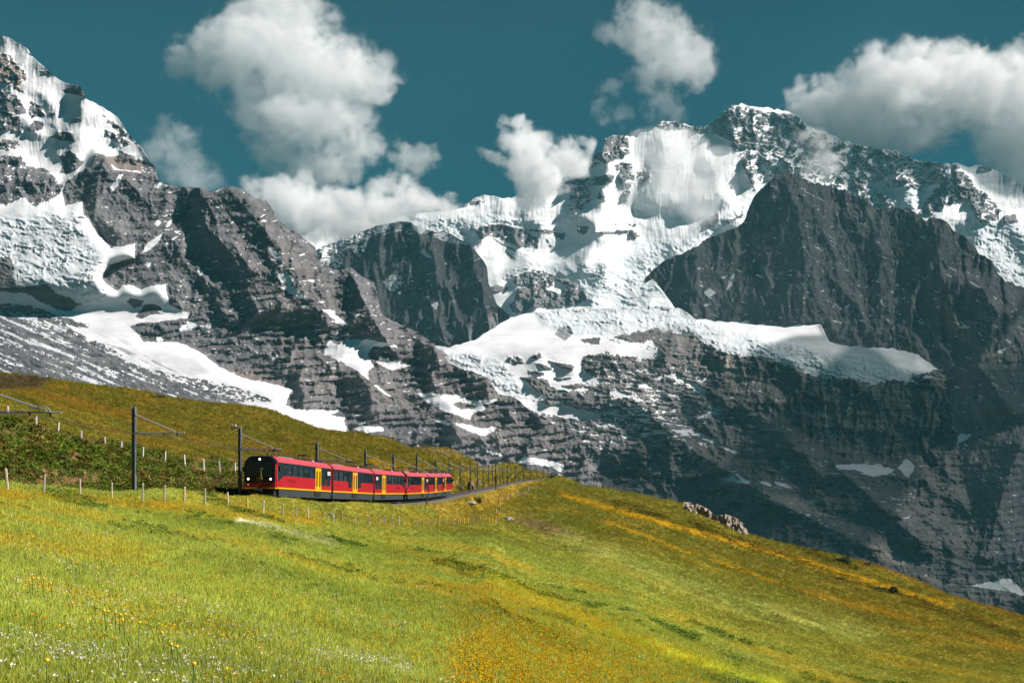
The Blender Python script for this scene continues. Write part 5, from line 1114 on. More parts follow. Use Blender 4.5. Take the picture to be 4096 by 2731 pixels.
UPP = [(440,515,578,'grey'),(490,485,542,'grey'),(510,460,542,'yellow'),(765,515,567,'yellow'),(815,500,557,'yellow'),(845,540,592,'grey'),(858,515,577,'grey'),(878,535,572,'pale'),(960,550,585,'grey'),(1038,535,572,'yellow'),(1060,535,575,'grey'),(1140,500,575,'yellow'),(1205,500,537,'yellow'),(1245,480,532,'yellow'),(1265,540,565,'grey'),(1310,520,570,'yellow'),(1425,520,570,'grey'),(1500,545,570,'grey')]
for i, (x, t, b, k) in enumerate(UPP):
    (X_, T_), (_, B_) = z3(x, t), z3(x, b)
    put_post(X_, T_, B_, k, '%s post above the far track behind the masts, %s from the left' % (HUE[k], ORD[i]), 'posts above the far track', float(dt_of_u((X_-CX)/FOC))*1.04, 600)

# crossed dark poles in front of the rear train
d = hit(1705, 2019, 120, 175); bx = (1705-CX)/FOC*d; bz = ground_at(bx, d)
e = empty('crossed_poles', (bx, d, bz)); tag(e, 'two dark poles, one leaning, standing before the rear train', 'poles')
MB().bar((0, 0, -.4), (.05, 0, 1.25), .05, 6).build('upright_pole', M_wood['dark'], e); MB().bar((.06, .1, .1), (.30, .1, 1.75), .035, 6).build('leaning_pole', M_wood['dark'], e)
# old tyre on the fence
d = hit(1330, 2083, 60, 140); tx = (1330-CX)/FOC*d
me = bpy.data.meshes.new('tyre'); v, f = [], []
for i in range(18):
    for j in range(8):
        a, b = 2*math.pi*i/18, 2*math.pi*j/8; r_ = .25+.055*math.cos(b); v.append((r_*math.cos(a)*.8, .06*math.sin(b), .30+r_*1.25*math.sin(a)))
for i in range(18):
    for j in range(8): f.append((i*8+j, ((i+1) % 18)*8+j, ((i+1) % 18)*8+(j+1) % 8, i*8+(j+1) % 8))
me.from_pydata(v, [], f); me.materials.append(pmat('old_rubber', (.22, .24, .22), .85, 0, .2, 8))
o = inst('tyre', me, None, (tx-.15, d+.12, ground_at(tx, d))); tag(o, 'old grey tyre leaning on the fence below the leading train', 'tyre')

# rocks
M_pale_rock = pmat('pale_limestone', (.24, .205, .17), .95, 0, .35, .9, .8)
M_grey_rock = pmat('grey_field_rock', (.27, .25, .225), .95, 0, .35, 2.0, .8)
M_brown_rock = pmat('earthy_rock', (.15, .11, .08), .95, 0, .4, 1.5, .8)
def rock(name, c, size, mat, label, seed=0, sub=3, cat='rock', rz=0):
    bm = bmesh.new(); bmesh.ops.create_icosphere(bm, subdivisions=sub, radius=1)
    P_ = np.array([v.co for v in bm.verts])
    n_ = fbm(P_[:, 0]*1.3+seed, P_[:, 2]*1.3+P_[:, 1]*.9, 4, seed)*.45 + fbm(P_[:, 0]*3+seed, P_[:, 2]*5+P_[:, 1]*2, 3, seed+3)*.22
    for v, q in zip(bm.verts, n_):
        v.co = v.co*(1+q); v.co.x *= size[0]; v.co.y *= size[1]; v.co.z *= size[2]
    me = bpy.data.meshes.new(name); bm.to_mesh(me); bm.free(); me.materials.append(mat)
    o = inst(name, me, None, c, (0, 0, rz)); tag(o, label, cat); return o
def at_ground(px, py, d0, d1):
    d = hit(px, py, d0, d1); x = (px-CX)/FOC*d; return Vector((x, d, ground_at(x, d)))
g = at_ground(1880, 2003, 150, 330); rock('rock', g+Vector((-.1, .4, .2)), (1.0, .8, .35), M_grey_rock, 'low grey rock beside a bush on the embankment past the train', 3)
g = at_ground(2034, 2080, 120, 330); rock('rock', g+Vector((0, .5, .25)), (.75, .8, .5), M_grey_rock, 'grey rock at the top of the bare earth path on the slope', 5)
g = at_ground(1880, 1962, 205, 400); rock('rock', g+Vector((.2, 1.2, .9)), (.8, 1.0, 1.2), M_brown_rock, 'brown rocky bank beside the track just past the train', 8)
g = at_ground(1836, 1950, 205, 400); rock('rock', g+Vector((0, 1.2, .5)), (.7, .9, .6), M_brown_rock, 'small dark rock left of the brown rocky bank past the train', 9)
# pale cliff breaking out of the right hand slope: a row of rock ribs
cl = empty('rock_outcrop', at_ground(2860, 2065, 380, 560)); tag(cl, 'pale limestone outcrop breaking out of the right meadow slope', 'rock')
tl = [(2736,2006),(2775,2010),(2808,2022),(2835,2036),(2856,2060),(2880,2060),(2905,2056),(2945,2070),(2972,2092),(2996,2130)]; bl_ = [(2736,2022),(2775,2056),(2805,2080),(2830,2090),(2860,2096),(2905,2108),(2945,2120),(2975,2132),(2996,2142)]
cx_ = np.linspace(2736, 2996, 74); ty_ = np.interp(cx_, [a for a, b in tl], [b for a, b in tl])+3*fbm(cx_/7, cx_*0, 3, 330); by_ = np.interp(cx_, [a for a, b in bl_], [b for a, b in bl_])+8; v, f_ = [], []
nr_ = 17
for i in range(nr_):
    for k, xx in enumerate(cx_):
        if i < 2: d_ = 446+(8, 3)[i]; yy = ty_[k]+(40, 6)[i]
        else:
            tt = (i-2)/(nr_-3); yy = ty_[k]+(by_[k]-ty_[k])*tt; nn = float(fbm(np.array([xx/16]), np.array([yy/30]), 4, 332)[0]); n2_ = float(ridged(np.array([xx/9]), np.array([yy/40]), 3, 335)[0]); d_ = 449-2.6*tt-1.1*n2_+2.2*nn
        v.append(at(xx, yy, d_)-cl.location)
n_ = len(cx_)
for i in range(nr_-1):
    for k in range(n_-1): f_.append((i*n_+k, (i+1)*n_+k, (i+1)*n_+k+1, i*n_+k+1))
mesh_obj('rock_face', v, f_, M_pale_rock, cl, True)

# bushes: many small leaves round a few stems
M_bush = {'dark': pmat('dark_bush_leaf', (.030, .050, .012), .8, 0, .5, 3), 'green': pmat('green_bush_leaf', (.055, .085, .016), .8, 0, .5, 3)}
M_stem = pmat('bush_stem', (.08, .055, .035), .9)
def bush(c, rx, rz_, kind, label, n=700, seed=0, group=None):
    q = np.random.RandomState(seed); v, f = [], []
    lobes = [(q.uniform(-.6, .6), q.uniform(-.5, .5), q.uniform(.25, .75), q.uniform(.3, .55)) for _ in range(7)]
    for k in range(n):
        lx, ly, lz, lr = lobes[q.randint(7)]; dr = q.normal(size=3); dr /= np.linalg.norm(dr); r_ = lr*q.uniform(.55, 1.05)
        p = np.array([(lx+dr[0]*r_)*rx, (ly+dr[1]*r_)*rx, max(.02, (lz+dr[2]*r_))*rz_]); s = q.uniform(.05, .11)*max(rx, rz_)
        a = q.normal(size=3); a /= np.linalg.norm(a); b = np.cross(a, q.normal(size=3)); b /= np.linalg.norm(b); i = len(v)
        v += [tuple(p-a*s), tuple(p+b*s*.6), tuple(p+a*s), tuple(p-b*s*.6)]; f.append((i, i+1, i+2, i+3))
    e = empty('bush', c); tag(e, label, 'bush', group)
    mesh_obj('foliage', v, f, M_bush[kind], e)
    st = MB()
    for lx, ly, lz, lr in lobes[:4]: st.bar((0, 0, -.2), (lx*rx*.8, ly*rx*.8, lz*rz_*.8), .03*max(1, rz_/1.5), 5, .012)
    st.build('stem', M_stem, e); return e
bush(at_ground(1908, 2004, 150, 330), 1.0, 1.3, 'dark', 'dark bush beside the low grey rock below the track', 700, 1)
bush(at_ground(2210, 1914, 500, 640), 2.2, 2.2, 'dark', 'dark bush where the track disappears behind the hill', 700, 2)
bush(at_ground(3375, 2252, 300, 520), 3.0, 2.4, 'dark', 'dark wide bush near the edge of the right slope', 900, 3)
bush(at_ground(3470, 2262, 300, 520), 1.6, 1.3, 'dark', 'small dark bush right of the wide bush on the slope edge', 500, 4)
bush(at_ground(3575, 2375, 200, 420), 2.0, 1.8, 'dark', 'dark bush in the gully low on the right slope', 900, 5)
bush(at_ground(3262, 2204, 300, 520), 1.8, 1.0, 'green', 'low green bush on the skyline of the right slope', 500, 6)
bush(at_ground(3520, 2362, 200, 420), 1.6, .9, 'dark', 'low dark bush left of the gully bush on the slope', 400, 7)
bush(at_ground(640, 1592, 300, 420), 1.6, 1.0, 'dark', 'small dark bush on the left skyline meadow', 400, 8)

# hikers on the upper path
g = at_ground(928, 1724, 150, 420); person(g, .4, (.03, .03, .04), (.02, .02, .03), 'person in black walking on the upper slope above the train', None, False, True)
g = at_ground(938, 1724, 150, 420); person(g+Vector((.2, 0, 0)), .1, (.75, .75, .78), (.02, .02, .03), 'person in white top and black shorts walking on the upper slope')
g = at_ground(1671, 1801, 200, 470); person(g, 1.0, (.78, .74, .74), (.30, .03, .04), 'person in white top and red shorts on the far footpath')

# stone hut on the skyline
g = at_ground(1566, 1738, 250, 440)
hu = empty('stone_hut', g, R(20)); tag(hu, 'tiny stone hut on the grassy skyline above the train', 'hut')
MB().box(-1.1, 1.1, -.8, .8, -.6, 1.0).build('wall', M_grey_rock, hu)
MB().add([(-1.3, -1.0, .95), (1.3, -1.0, .95), (1.3, 1.0, .95), (-1.3, 1.0, .95), (-1.3, 0, 1.55), (1.3, 0, 1.55)], [(0, 1, 5, 4), (2, 3, 4, 5), (1, 2, 5), (3, 0, 4), (3, 2, 1, 0)]).build('roof', M_brown_rock, hu)
dr_ = MB().box(.1, .7, -.84, -.79, -.4, .75).build('door', M_wood['dark'], hu)

# ---- scrub on the bank and along the gully, flowers in the meadow
q = rs
def leafy_mesh(n, seed, flat=.7):
    r_ = np.random.RandomState(seed); v, f = [], []
    for k in range(n):
        dr = r_.normal(size=3); dr /= np.linalg.norm(dr); dr[2] = abs(dr[2])*flat; p = dr*r_.uniform(.35, 1.0); s = r_.uniform(.10, .24)
        a = r_.normal(size=3); a[2] *= .5; a /= np.linalg.norm(a); b = np.cross(a, r_.normal(size=3)); b /= np.linalg.norm(b); i = len(v)
        v += [tuple(p-a*s), tuple(p+b*s*.6), tuple(p+a*s), tuple(p-b*s*.6)]; f.append((i, i+1, i+2, i+3))
    me = bpy.data.meshes.new('leaf_clump'); me.from_pydata(v, [], f); me.materials.append(M_leaf); return me
leafy = source_coll('leaf_clump', [leafy_mesh(60, 300+k) for k in range(4)])
UN = GD/dt_of_u((GPX-CX)/FOC)
Wb = np.where(vis, np.minimum(dpy, 30)+.2, 0)*sstep(1.05, 1.09, UN)*(1-sstep(1.30, 1.45, UN))*(GPX > -300)*(GPX < 1250)*(np.abs(GO) > 3.2)*np.clip(.55+1.4*fbm(GX/4, GD/6, 3, 260), .05, 1.5); Wb[-1] = 0; Wb[:, -1] = 0
P, C, dd, px_, py_, oo = sample(Wb, 6500)
C = C*.35+np.array([.062, .098, .012])*.65*1.5; C *= (.55+.9*rs.rand(len(dd)))[:, None]
br_ = rs.rand(len(dd)) < .13; C[br_] = np.array([.17, .115, .03])*(.5+.8*rs.rand(br_.sum()))[:, None]
s_ = .22+.42*rs.rand(len(dd))**2
point_stuff('bank_scrub', P-np.array([0, 0, .08]), C, np.stack([s_, s_, s_*(.7+.5*rs.rand(len(dd)))], -1), rs.rand(len(dd))*6.28, leafy, None)
gl = line_d(GPX, GPY, [(2450,2010),(2620,2060),(2900,2140),(3100,2215),(3300,2290),(3560,2380),(3800,2450),(4100,2550)])
gl2 = line_d(GPX, GPY, [(3100,2150),(3300,2235),(3420,2270)]); gl3 = line_d(GPX, GPY, [(2160,2110),(2220,2160),(2260,2200)])
Wg = np.where(vis, np.minimum(dpy, 30), 0)*(np.exp(-(gl/20)**2)*np.clip(fbm(GX/9, GD/12, 3, 262)+.15, 0, 1)*2+.5*np.exp(-(gl2/14)**2)+.25*np.exp(-(gl3/12)**2))*(GD < 520); Wg[-1] = 0; Wg[:, -1] = 0
P, C, dd, px_, py_, oo = sample(Wg, 2600)
C = np.array([.055, .052, .012])*(.6+1.0*rs.rand(len(dd)))[:, None]; rd_ = rs.rand(len(dd)) < .35; C[rd_] = np.array([.085, .035, .012])*(.6+.8*rs.rand(rd_.sum()))[:, None]
s_ = (.3+.5*rs.rand(len(dd)))*np.clip(dd/350, .5, 1.3)
point_stuff('gully_scrub', P-np.array([0, 0, .06]), C, np.stack([s_*1.3, s_*1.3, s_*.8], -1), rs.rand(len(dd))*6.28, leafy, None)
# broad leaved plants through the near meadow
Wn = W*(GD < 75)*np.clip(fbm(GX/5, GD/7, 3, 264)-.12, 0, 1)*(GO > 2.5); P, C, dd, px_, py_, oo = sample(Wn, 5200)
s_ = (.05+.13*rs.rand(len(dd)))*np.clip(dd/28, .9, 3.2); C = C*np.array([.62, .82, .8])*(.6+.6*rs.rand(len(dd)))[:, None]
point_stuff('broadleaf_herbs', P, C, np.stack([s_, s_, s_*.8], -1), rs.rand(len(dd))*6.28, leafy, None)
def flower_mesh(n, seed, up=.5):
    r_ = np.random.RandomState(seed); v, f = [], []
    for k in range(n):
        x, y, z = r_.uniform(-1, 1), r_.uniform(-1, 1), r_.uniform(.5, 1.1); s = .13; i = len(v); tx, ty = r_.uniform(-.5, .5), r_.uniform(-.5, .5)
        for j in range(5):
            a = 2*math.pi*j/5; v.append((x+s*math.cos(a), y+s*math.sin(a), z+s*(tx*math.cos(a)+ty*math.sin(a))+.02))
        v.append((x, y, z-.06)); f += [(i+j, i+(j+1) % 5, i+5) for j in range(5)]
    me = bpy.data.meshes.new('flower_heads'); me.from_pydata(v, [], f); me.materials.append(M_petal); return me
flw = source_coll('flower_heads', [flower_mesh(5, 400+k) for k in range(4)])
PO = (1.0*sstep(-170, 150, poly_sd(GPX, GPY, [(1850,2560),(2050,2400),(2250,2420),(2500,2560),(2750,2680),(2850,2780),(1850,2780)]))
      + 1.0*np.exp(-(line_d(GPX, GPY, [(0,1985),(300,2000),(700,2025),(1000,2060),(1250,2085)])/30)**2)
      + 1.0*np.exp(-(line_d(GPX, GPY, [(1400,2140),(1560,2200),(1760,2255)])/24)**2) + .8*np.exp(-(line_d(GPX, GPY, [(1980,2320),(2200,2430),(2500,2560),(2800,2650)])/36)**2)
      + 1.3*np.exp(-(line_d(GPX, GPY, [(2240,1975),(2500,2052),(2800,2132),(3100,2212),(3400,2302)])/12)**2) + .22*np.clip(fbm(GX/6, GD/9, 3, 270)+.2, 0, 1))
PW = (1.6*np.exp(-(line_d(GPX, GPY, [(980,2088),(1100,2115),(1200,2146),(1330,2168)])/12)**2) + .5*np.exp(-(line_d(GPX, GPY, [(1250,2640),(1450,2660),(1620,2690)])/34)**2)
      + .14*np.exp(-(line_d(GPX, GPY, [(0,2600),(300,2660),(700,2720)])/60)**2) + .2*np.exp(-(line_d(GPX, GPY, [(180,2240),(450,2360),(900,2480)])/30)**2) + .35*np.exp(-(line_d(GPX, GPY, [(2250,2150),(2600,2280),(2900,2400),(3200,2480)])/40)**2) + .16*np.clip(fbm(GX/5, GD/7, 3, 272)+.2, 0, 1)*(GD < 60))
Wf = W*(GO > 2.5)*(GD < 330)
for nm, Pm, n_, cols_, sc in (('yellow_meadow_flowers', PO, 9000, ((.62, .36, .008), (.62, .44, .015), (.56, .28, .01)), .15), ('white_meadow_flowers', PW, 1500, ((.75, .74, .66), (.70, .68, .60), (.72, .70, .48)), .10)):
    P, C, dd, px_, py_, oo = sample(Wf*Pm, n_)
    ci = rs.randint(0, 3, n_); C = np.array(cols_)[ci]*(.7+.5*rs.rand(n_))[:, None]
    s_ = np.maximum(sc*(.7+.6*rs.rand(n_)), .0011*dd)
    point_stuff(nm, P, C, np.stack([s_, s_, np.maximum(s_, .17)], -1), rs.rand(n_)*6.28, flw, None)
# yellow globe flowers one can pick out in the foreground
M_globe = pmat('globe_flower_yellow', (.72, .42, .01), .6, 0, .1); M_gstem = pmat('flower_stem', (.10, .16, .03), .8)
bm = bmesh.new(); bmesh.ops.create_icosphere(bm, subdivisions=2, radius=.021); bm_h = bpy.data.meshes.new('flower_head'); bm.to_mesh(bm_h); bm.free(); bm_h.materials.append(M_globe)
for v in bm_h.vertices:
    a = math.atan2(v.co.y, v.co.x); k = 1+.12*math.cos(a*5)*(1-abs(v.co.z)/.03); v.co.x *= k; v.co.y *= k; v.co.z = v.co.z*.82+.42
me_gs = MB().bar((.02, .01, -.05), (0, 0, .40), .006, 5).mesh('stem', M_gstem)
z2 = lambda x, y: (x*1100/2352, 2050+y*1100/2352)
GFL = [(570,400),(623,415),(645,410),(683,432),(712,420),(652,450),(637,492),(267,606),(257,624),(323,609),(358,608),(452,645),(893,893),(912,884),(980,902),(1008,917),(1054,912),(1068,974),(1408,1083),(1493,1196),(1523,1222),(1628,1376),(867,417),(846,540),(1165,1000),(388,1370)]
GLB = [ORD[k]+' from the left in the upper cluster' for k in (0, 1, 3, 5, 6, 4, 2)]+[ORD[k]+' from the left in the left hand cluster' for k in (1, 0, 2, 3, 4)]+[ORD[k]+' from the left in the middle cluster' for k in (0, 1, 2, 3, 4, 5)]+['alone right of the middle cluster', 'left one of a low pair', 'right one of a low pair', 'alone nearest the bottom edge', 'alone right of the upper cluster', 'alone below the upper cluster', 'beside the middle cluster on its right', 'alone at the bottom left']
for i, (x, y) in enumerate(GFL):
    px, py = z2(x, y); d = hit(px, py, 6, 60); d = hit(px, py+.40/d*FOC, 6, 60); x_ = (px-CX)/FOC*d
    e = empty('globe_flower', (x_, d, ground_at(x_, d)), random.uniform(0, 6)); e.rotation_euler = (R(random.uniform(-6, 6)), R(random.uniform(-6, 6)), 0)
    tag(e, 'round yellow globe flower, '+GLB[i], 'flower', 'globe flowers in the foreground'); inst('flower_head', bm_h, e); inst('stem', me_gs, e)
# ------------------------------------------------------------------ clouds: voxel grids filled by a noise field
def cloud_material(name, dens, aniso=0.0):
    m, n, l = nmat(name)
    o = n.new('ShaderNodeOutputMaterial'); v = n.new('ShaderNodeVolumePrincipled')
    v.inputs['Color'].default_value = (1, 1, 1, 1); v.inputs['Density'].default_value = dens; v.inputs['Anisotropy'].default_value = aniso
    l.new(v.outputs[0], o.inputs['Volume']); return m
def cloud(D, lobes, dens, label, seed=0, nscale=.020, namp=2.2, vox=2.6, thick=.8, soft=.6, bias=-.22, warp=90.0, name='cloud'):
    """lobes on the plate (x, y, rx, ry); D metres away; thickness along the view from the lobes' own size"""
    x0 = min(a-rx*1.25-42 for a, b, rx, ry in lobes); x1 = max(a+rx*1.25+42 for a, b, rx, ry in lobes)
    y0 = min(b-ry*1.3-42 for a, b, rx, ry in lobes); y1 = max(b+ry*1.3+42 for a, b, rx, ry in lobes)
    cx, cyy = (x0+x1)/2, (y0+y1)/2; S = D/FF
    tmax = max(thick*(rx+ry)/2*1.2 for a, b, rx, ry in lobes)
    me = bpy.data.meshes.new(name); me.from_pydata([(0, 0, 0)], [], [])
    o = bpy.data.objects.new(name, me); col.objects.link(o)
    o.location = ((cx-FX)*S, D, (FH-cyy)*S); o.scale = (S, S, S)
    ng = bpy.data.node_groups.new(name, 'GeometryNodeTree')
    ng.interface.new_socket('Geometry', in_out='INPUT', socket_type='NodeSocketGeometry'); ng.interface.new_socket('Geometry', in_out='OUTPUT', socket_type='NodeSocketGeometry')
    n, l = ng.nodes, ng.links
    go = n.new('NodeGroupOutput'); pos = n.new('GeometryNodeInputPosition')
    q = np.random.RandomState(seed+50)
    best = None
    wz = n.new('ShaderNodeTexNoise'); wz.inputs['Scale'].default_value = .021; wz.inputs['Detail'].default_value = 3.0; l.new(pos.outputs[0], wz.inputs['Vector'])
    w1 = n.new('ShaderNodeVectorMath'); w1.operation = 'SUBTRACT'; w1.inputs[1].default_value = (.5, .5, .5); l.new(wz.outputs['Color'], w1.inputs[0])
    w2 = n.new('ShaderNodeVectorMath'); w2.operation = 'MULTIPLY_ADD'; w2.inputs[1].default_value = (warp, warp, warp); l.new(w1.outputs[0], w2.inputs[0]); l.new(pos.outputs[0], w2.inputs[2])
    for a, b, rx, ry in lobes:
        dp = q.uniform(-.35, .35)*tmax
        s1 = n.new('ShaderNodeVectorMath'); s1.operation = 'SUBTRACT'; s1.inputs[1].default_value = (a-cx, dp, cyy-b); l.new(w2.outputs[0], s1.inputs[0])
        s2 = n.new('ShaderNodeVectorMath'); s2.operation = 'DIVIDE'; s2.inputs[1].default_value = (rx, thick*(rx+ry)/2, ry); l.new(s1.outputs[0], s2.inputs[0])
        s3 = n.new('ShaderNodeVectorMath'); s3.operation = 'LENGTH'; l.new(s2.outputs[0], s3.inputs[0])
        s4 = n.new('ShaderNodeMath'); s4.operation = 'SUBTRACT'; s4.inputs[0].default_value = 1.0; l.new(s3.outputs['Value'], s4.inputs[1])
        if best is None: best = s4.outputs[0]
        else:
            mx = n.new('ShaderNodeMath'); mx.operation = 'SMOOTH_MAX'; mx.inputs[2].default_value = .25; l.new(best, mx.inputs[0]); l.new(s4.outputs[0], mx.inputs[1]); best = mx.outputs[0]
    of = n.new('ShaderNodeVectorMath'); of.operation = 'ADD'; of.inputs[1].default_value = (seed*317.3, seed*91.7, seed*53.1); l.new(pos.outputs[0], of.inputs[0])
    nz = n.new('ShaderNodeTexNoise'); nz.inputs['Scale'].default_value = nscale; nz.inputs['Detail'].default_value = 7.0; nz.inputs['Roughness'].default_value = .66; nz.inputs['Distortion'].default_value = .4
    l.new(of.outputs[0], nz.inputs['Vector'])
    c1 = n.new('ShaderNodeMath'); c1.operation = 'SUBTRACT'; c1.inputs[1].default_value = .5; l.new(nz.outputs[0], c1.inputs[0])
    c2 = n.new('ShaderNodeMath'); c2.operation = 'MULTIPLY_ADD'; c2.inputs[1].default_value = namp*2; l.new(c1.outputs[0], c2.inputs[0]); l.new(best, c2.inputs[2])
    mr = n.new('ShaderNodeMapRange'); mr.interpolation_type = 'SMOOTHSTEP'; mr.inputs[1].default_value = .02+bias; mr.inputs[2].default_value = .02+bias+soft; l.new(c2.outputs[0], mr.inputs[0])
    # nothing outside the lobes' own reach
    m2 = n.new('ShaderNodeMapRange'); m2.interpolation_type = 'SMOOTHSTEP'; m2.inputs[1].default_value = -.25; m2.inputs[2].default_value = .05; l.new(best, m2.inputs[0])
    mu = n.new('ShaderNodeMath'); mu.operation = 'MULTIPLY'; l.new(mr.outputs[0], mu.inputs[0]); l.new(m2.outputs[0], mu.inputs[1])
    vc = n.new('GeometryNodeVolumeCube'); l.new(mu.outputs[0], vc.inputs['Density'])
    hx, hz, hy = (x1-x0)/2, (y1-y0)/2, tmax*1.35+25
    vc.inputs['Min'].default_value = (-hx, -hy, -hz); vc.inputs['Max'].default_value = (hx, hy, hz)
    vc.inputs['Resolution X'].default_value = max(8, int(2*hx/vox)); vc.inputs['Resolution Y'].default_value = max(8, int(2*hy/(vox*1.6))); vc.inputs['Resolution Z'].default_value = max(8, int(2*hz/vox))
    sm = n.new('GeometryNodeSetMaterial'); sm.inputs['Material'].default_value = cloud_material('cloud_vapour', dens)
    l.new(vc.outputs[0], sm.inputs[0]); l.new(sm.outputs[0], go.inputs[0])
    md = o.modifiers.new('vapour', 'NODES'); md.node_group = ng
    tag(o, label, 'cloud', None, 'stuff'); return o
cloud(9500, [(640,40,120,70),(600,120,165,62),(520,150,125,60),(700,150,150,80),(805,175,105,70),(660,230,150,70),(720,290,140,60),(640,335,80,50),(790,335,100,45),(450,140,60,32),(545,75,60,45),(860,200,60,40),(720,390,110,40),(950,370,60,28)], .014, 'largest cloud, left of centre above the dark ridge', 1, bias=-.28)
cloud(9000, [(390,300,60,28),(420,360,75,50),(350,350,45,25),(440,405,70,45)], .007, 'thin wisp of cloud beside the left snow summit', 2, soft=1.0)
cloud(5900, [(660,455,80,55),(740,495,110,65),(870,480,110,42),(960,472,90,30),(800,520,140,50),(1010,480,70,22),(900,430,60,40),(620,440,50,40)], .022, 'low bank of cloud lying in the gap right of the dark ridge', 3)
cloud(6300, [(1190,318,42,38),(1215,360,60,58),(1245,405,60,48),(1295,372,60,45),(1335,352,30,22),(1140,355,38,16),(1225,440,40,40)], .036, 'bright puff of cloud on the snow saddle', 4)
cloud(9500, [(1480,75,80,62),(1550,105,90,60),(1570,165,80,45),(1420,80,55,30),(1500,175,60,38),(1600,150,40,40)], .013, 'smaller ragged cloud high above the rocky shoulder', 5)
cloud(10500, [(1930,240,120,62),(2050,205,130,95),(2160,185,130,85),(2260,225,120,85),(2350,205,100,75),(1990,300,130,48),(2090,310,100,48),(2320,330,80,85),(2345,430,90,75),(2200,150,90,50),(2430,300,110,150)], .022, 'wide bright cloud behind the right end of the summit ridge', 6)
cloud(9300, [(1400,210,34,36),(1412,270,40,34),(1380,240,26,26)], .006, 'faint wisp below and left of the smaller ragged cloud', 15, soft=1.0, bias=-.1)
cloud(9300, [(1520,240,60,34),(1560,265,40,26)], .006, 'faint wisp hanging under the smaller ragged cloud', 16, soft=1.0, bias=-.1)
cloud(10500, [(2345,110,30,35)], .015, 'scrap of cloud at the top right edge', 7)
cloud(6150, [(1560,380,80,70),(1590,430,88,65),(1520,420,60,60),(1600,490,52,40),(1500,340,60,40),(1640,395,50,50),(1560,320,50,30),(1450,445,45,30)], .016, 'soft cloud drifting across the face of the snow mountain', 8, soft=1.1, namp=1.5, bias=-.3)
cloud(5500, [(1890,375,44,38),(1868,335,44,30),(1850,310,36,20)], .014, 'small veil of cloud before the right summit face', 9, soft=1.0, bias=-.3)

# ---- cloud banks added out of view to the right, outlined to shade chosen faces
M_shadow_cloud, n_, l_ = nmat('shadow_cloud_body')
o_ = n_.new('ShaderNodeOutputMaterial'); d_ = n_.new('ShaderNodeBsdfDiffuse'); d_.inputs[0].default_value = (.85, .85, .85, 1); t_ = n_.new('ShaderNodeBsdfTransparent'); x_ = n_.new('ShaderNodeMixShader')
tc_ = n_.new('ShaderNodeTexCoord'); z_ = n_.new('ShaderNodeTexNoise'); z_.inputs['Scale'].default_value = .004; z_.inputs['Detail'].default_value = 4; l_.new(tc_.outputs['Object'], z_.inputs['Vector'])
r_ = n_.new('ShaderNodeMapRange'); r_.inputs[1].default_value = .3; r_.inputs[2].default_value = .7; r_.inputs[3].default_value = .46; r_.inputs[4].default_value = .62; l_.new(z_.outputs[0], r_.inputs[0])
l_.new(r_.outputs[0], x_.inputs[0]); l_.new(d_.outputs[0], x_.inputs[1]); l_.new(t_.outputs[0], x_.inputs[2]); l_.new(x_.outputs[0], o_.inputs[0])
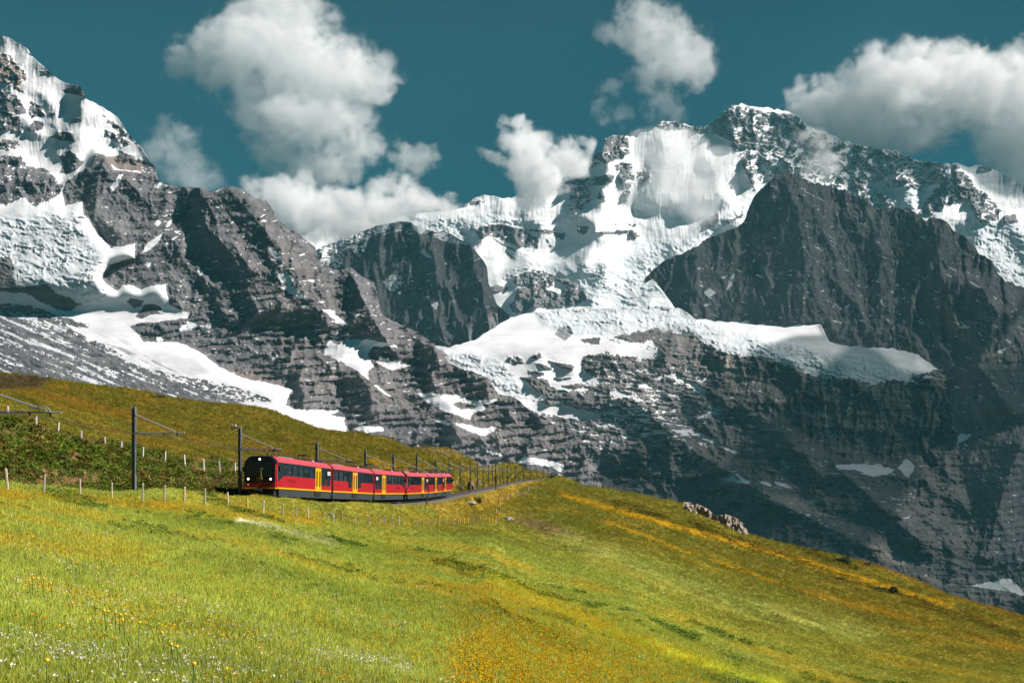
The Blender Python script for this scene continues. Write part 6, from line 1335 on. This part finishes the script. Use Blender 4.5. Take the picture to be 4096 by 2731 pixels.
def shadow_cloud(depth, poly, t=4800.0, half=750.0, seed=0):
    P_ = [Vector(((x-FX)/FF*depth, 0, (FH-y)/FF*depth)) for x, y in poly]; n = 90
    L_ = [(P_[i]-P_[i-1]).length for i in range(len(P_))]; tot = sum(L_); pts = []
    for k in range(n):
        s = k/n*tot; i = 0
        while s > L_[i]: s -= L_[i]; i += 1
        pts.append(P_[i-1].lerp(P_[i], s/L_[i]))
    c = sum(pts, Vector())/n; nz = fbm(np.arange(n)/n*14, np.zeros(n)+seed, 4, 300+seed); pts = [c+(p-c)*(1+.10*float(q)) for p, q in zip(pts, nz)]
    off = SUN*t+Vector((0, depth, 0)); v, f = [], []; K = 9
    for k in range(K):
        a = -1+2*k/(K-1); sc = 1.0-.25*a*a*a*a
        for p, j in zip(pts, range(n)):
            w = sc*(1+.05*float(fbm(np.array([j*.35]), np.array([k*.9]), 2, 310+seed)[0])); q = c+(p-c)*w; v.append(q+off+Vector((0, a*half, 0)))
    for k in range(K-1):
        for j in range(n): f.append((k*n+j, k*n+(j+1) % n, (k+1)*n+(j+1) % n, (k+1)*n+j))
    f += [tuple(range(n)), tuple(range(K*n-1, (K-1)*n-1, -1))]
    o = mesh_obj('shadow_cloud', v, f, M_shadow_cloud); o['kind'] = 'structure'; return o
shadow_cloud(4850, [(1655,600),(1665,545),(1720,430),(1790,350),(1900,380),(2060,440),(2260,540),(2420,620),(2560,800),(2420,830),(2300,740),(2230,790),(2180,850),(2120,800),(1990,750),(1880,735),(1740,730),(1680,690)], 4800, 480, 1)
shadow_cloud(3750, [(1760,960),(1900,965),(2120,965),(2200,990),(2400,1050),(2500,1200),(2450,1340),(2290,1290),(2150,1190),(2000,1120),(1860,1080),(1780,1030)], 4800, 600, 2)
shadow_cloud(5250, [(760,580),(870,500),(960,490),(1040,520),(1110,590),(1125,680),(1060,780),(960,760),(860,700)], 4800, 600, 3)
shadow_cloud(3550, [(1360,1090),(1480,1070),(1640,1110),(1820,1190),(1960,1270),(1800,1270),(1600,1210),(1450,1170)], 4800, 500, 4)
shadow_cloud(7600, [(1760,300),(1850,300),(2050,360),(2230,400),(2420,430),(2480,640),(2300,640),(2200,520),(2060,470),(1900,430),(1800,380)], 4800, 330, 5)

shadow_cloud(4480, [(2200,930),(2330,960),(2480,900),(2620,1300),(2450,1420),(2260,1340),(2210,1150)], 4800, 330, 6)

# ---- mountain air
hz = mesh_obj('haze', [(x, y, z) for z in (-900, 3000) for x, y in ((-7000, -300), (7000, -300), (7000, 9000), (-7000, 9000))], [(3,2,1,0),(4,5,6,7),(0,1,5,4),(1,2,6,5),(2,3,7,6),(3,0,4,7)])
m, n, l = nmat('clear_mountain_air'); o_ = n.new('ShaderNodeOutputMaterial'); v_ = n.new('ShaderNodeVolumePrincipled'); v_.inputs['Color'].default_value = (.26, .79, .92, 1); v_.inputs['Density'].default_value = 1.6e-5; v_.inputs['Anisotropy'].default_value = 0.0
l.new(v_.outputs[0], o_.inputs['Volume']); hz.data.materials.append(m); hz['kind'] = 'stuff'
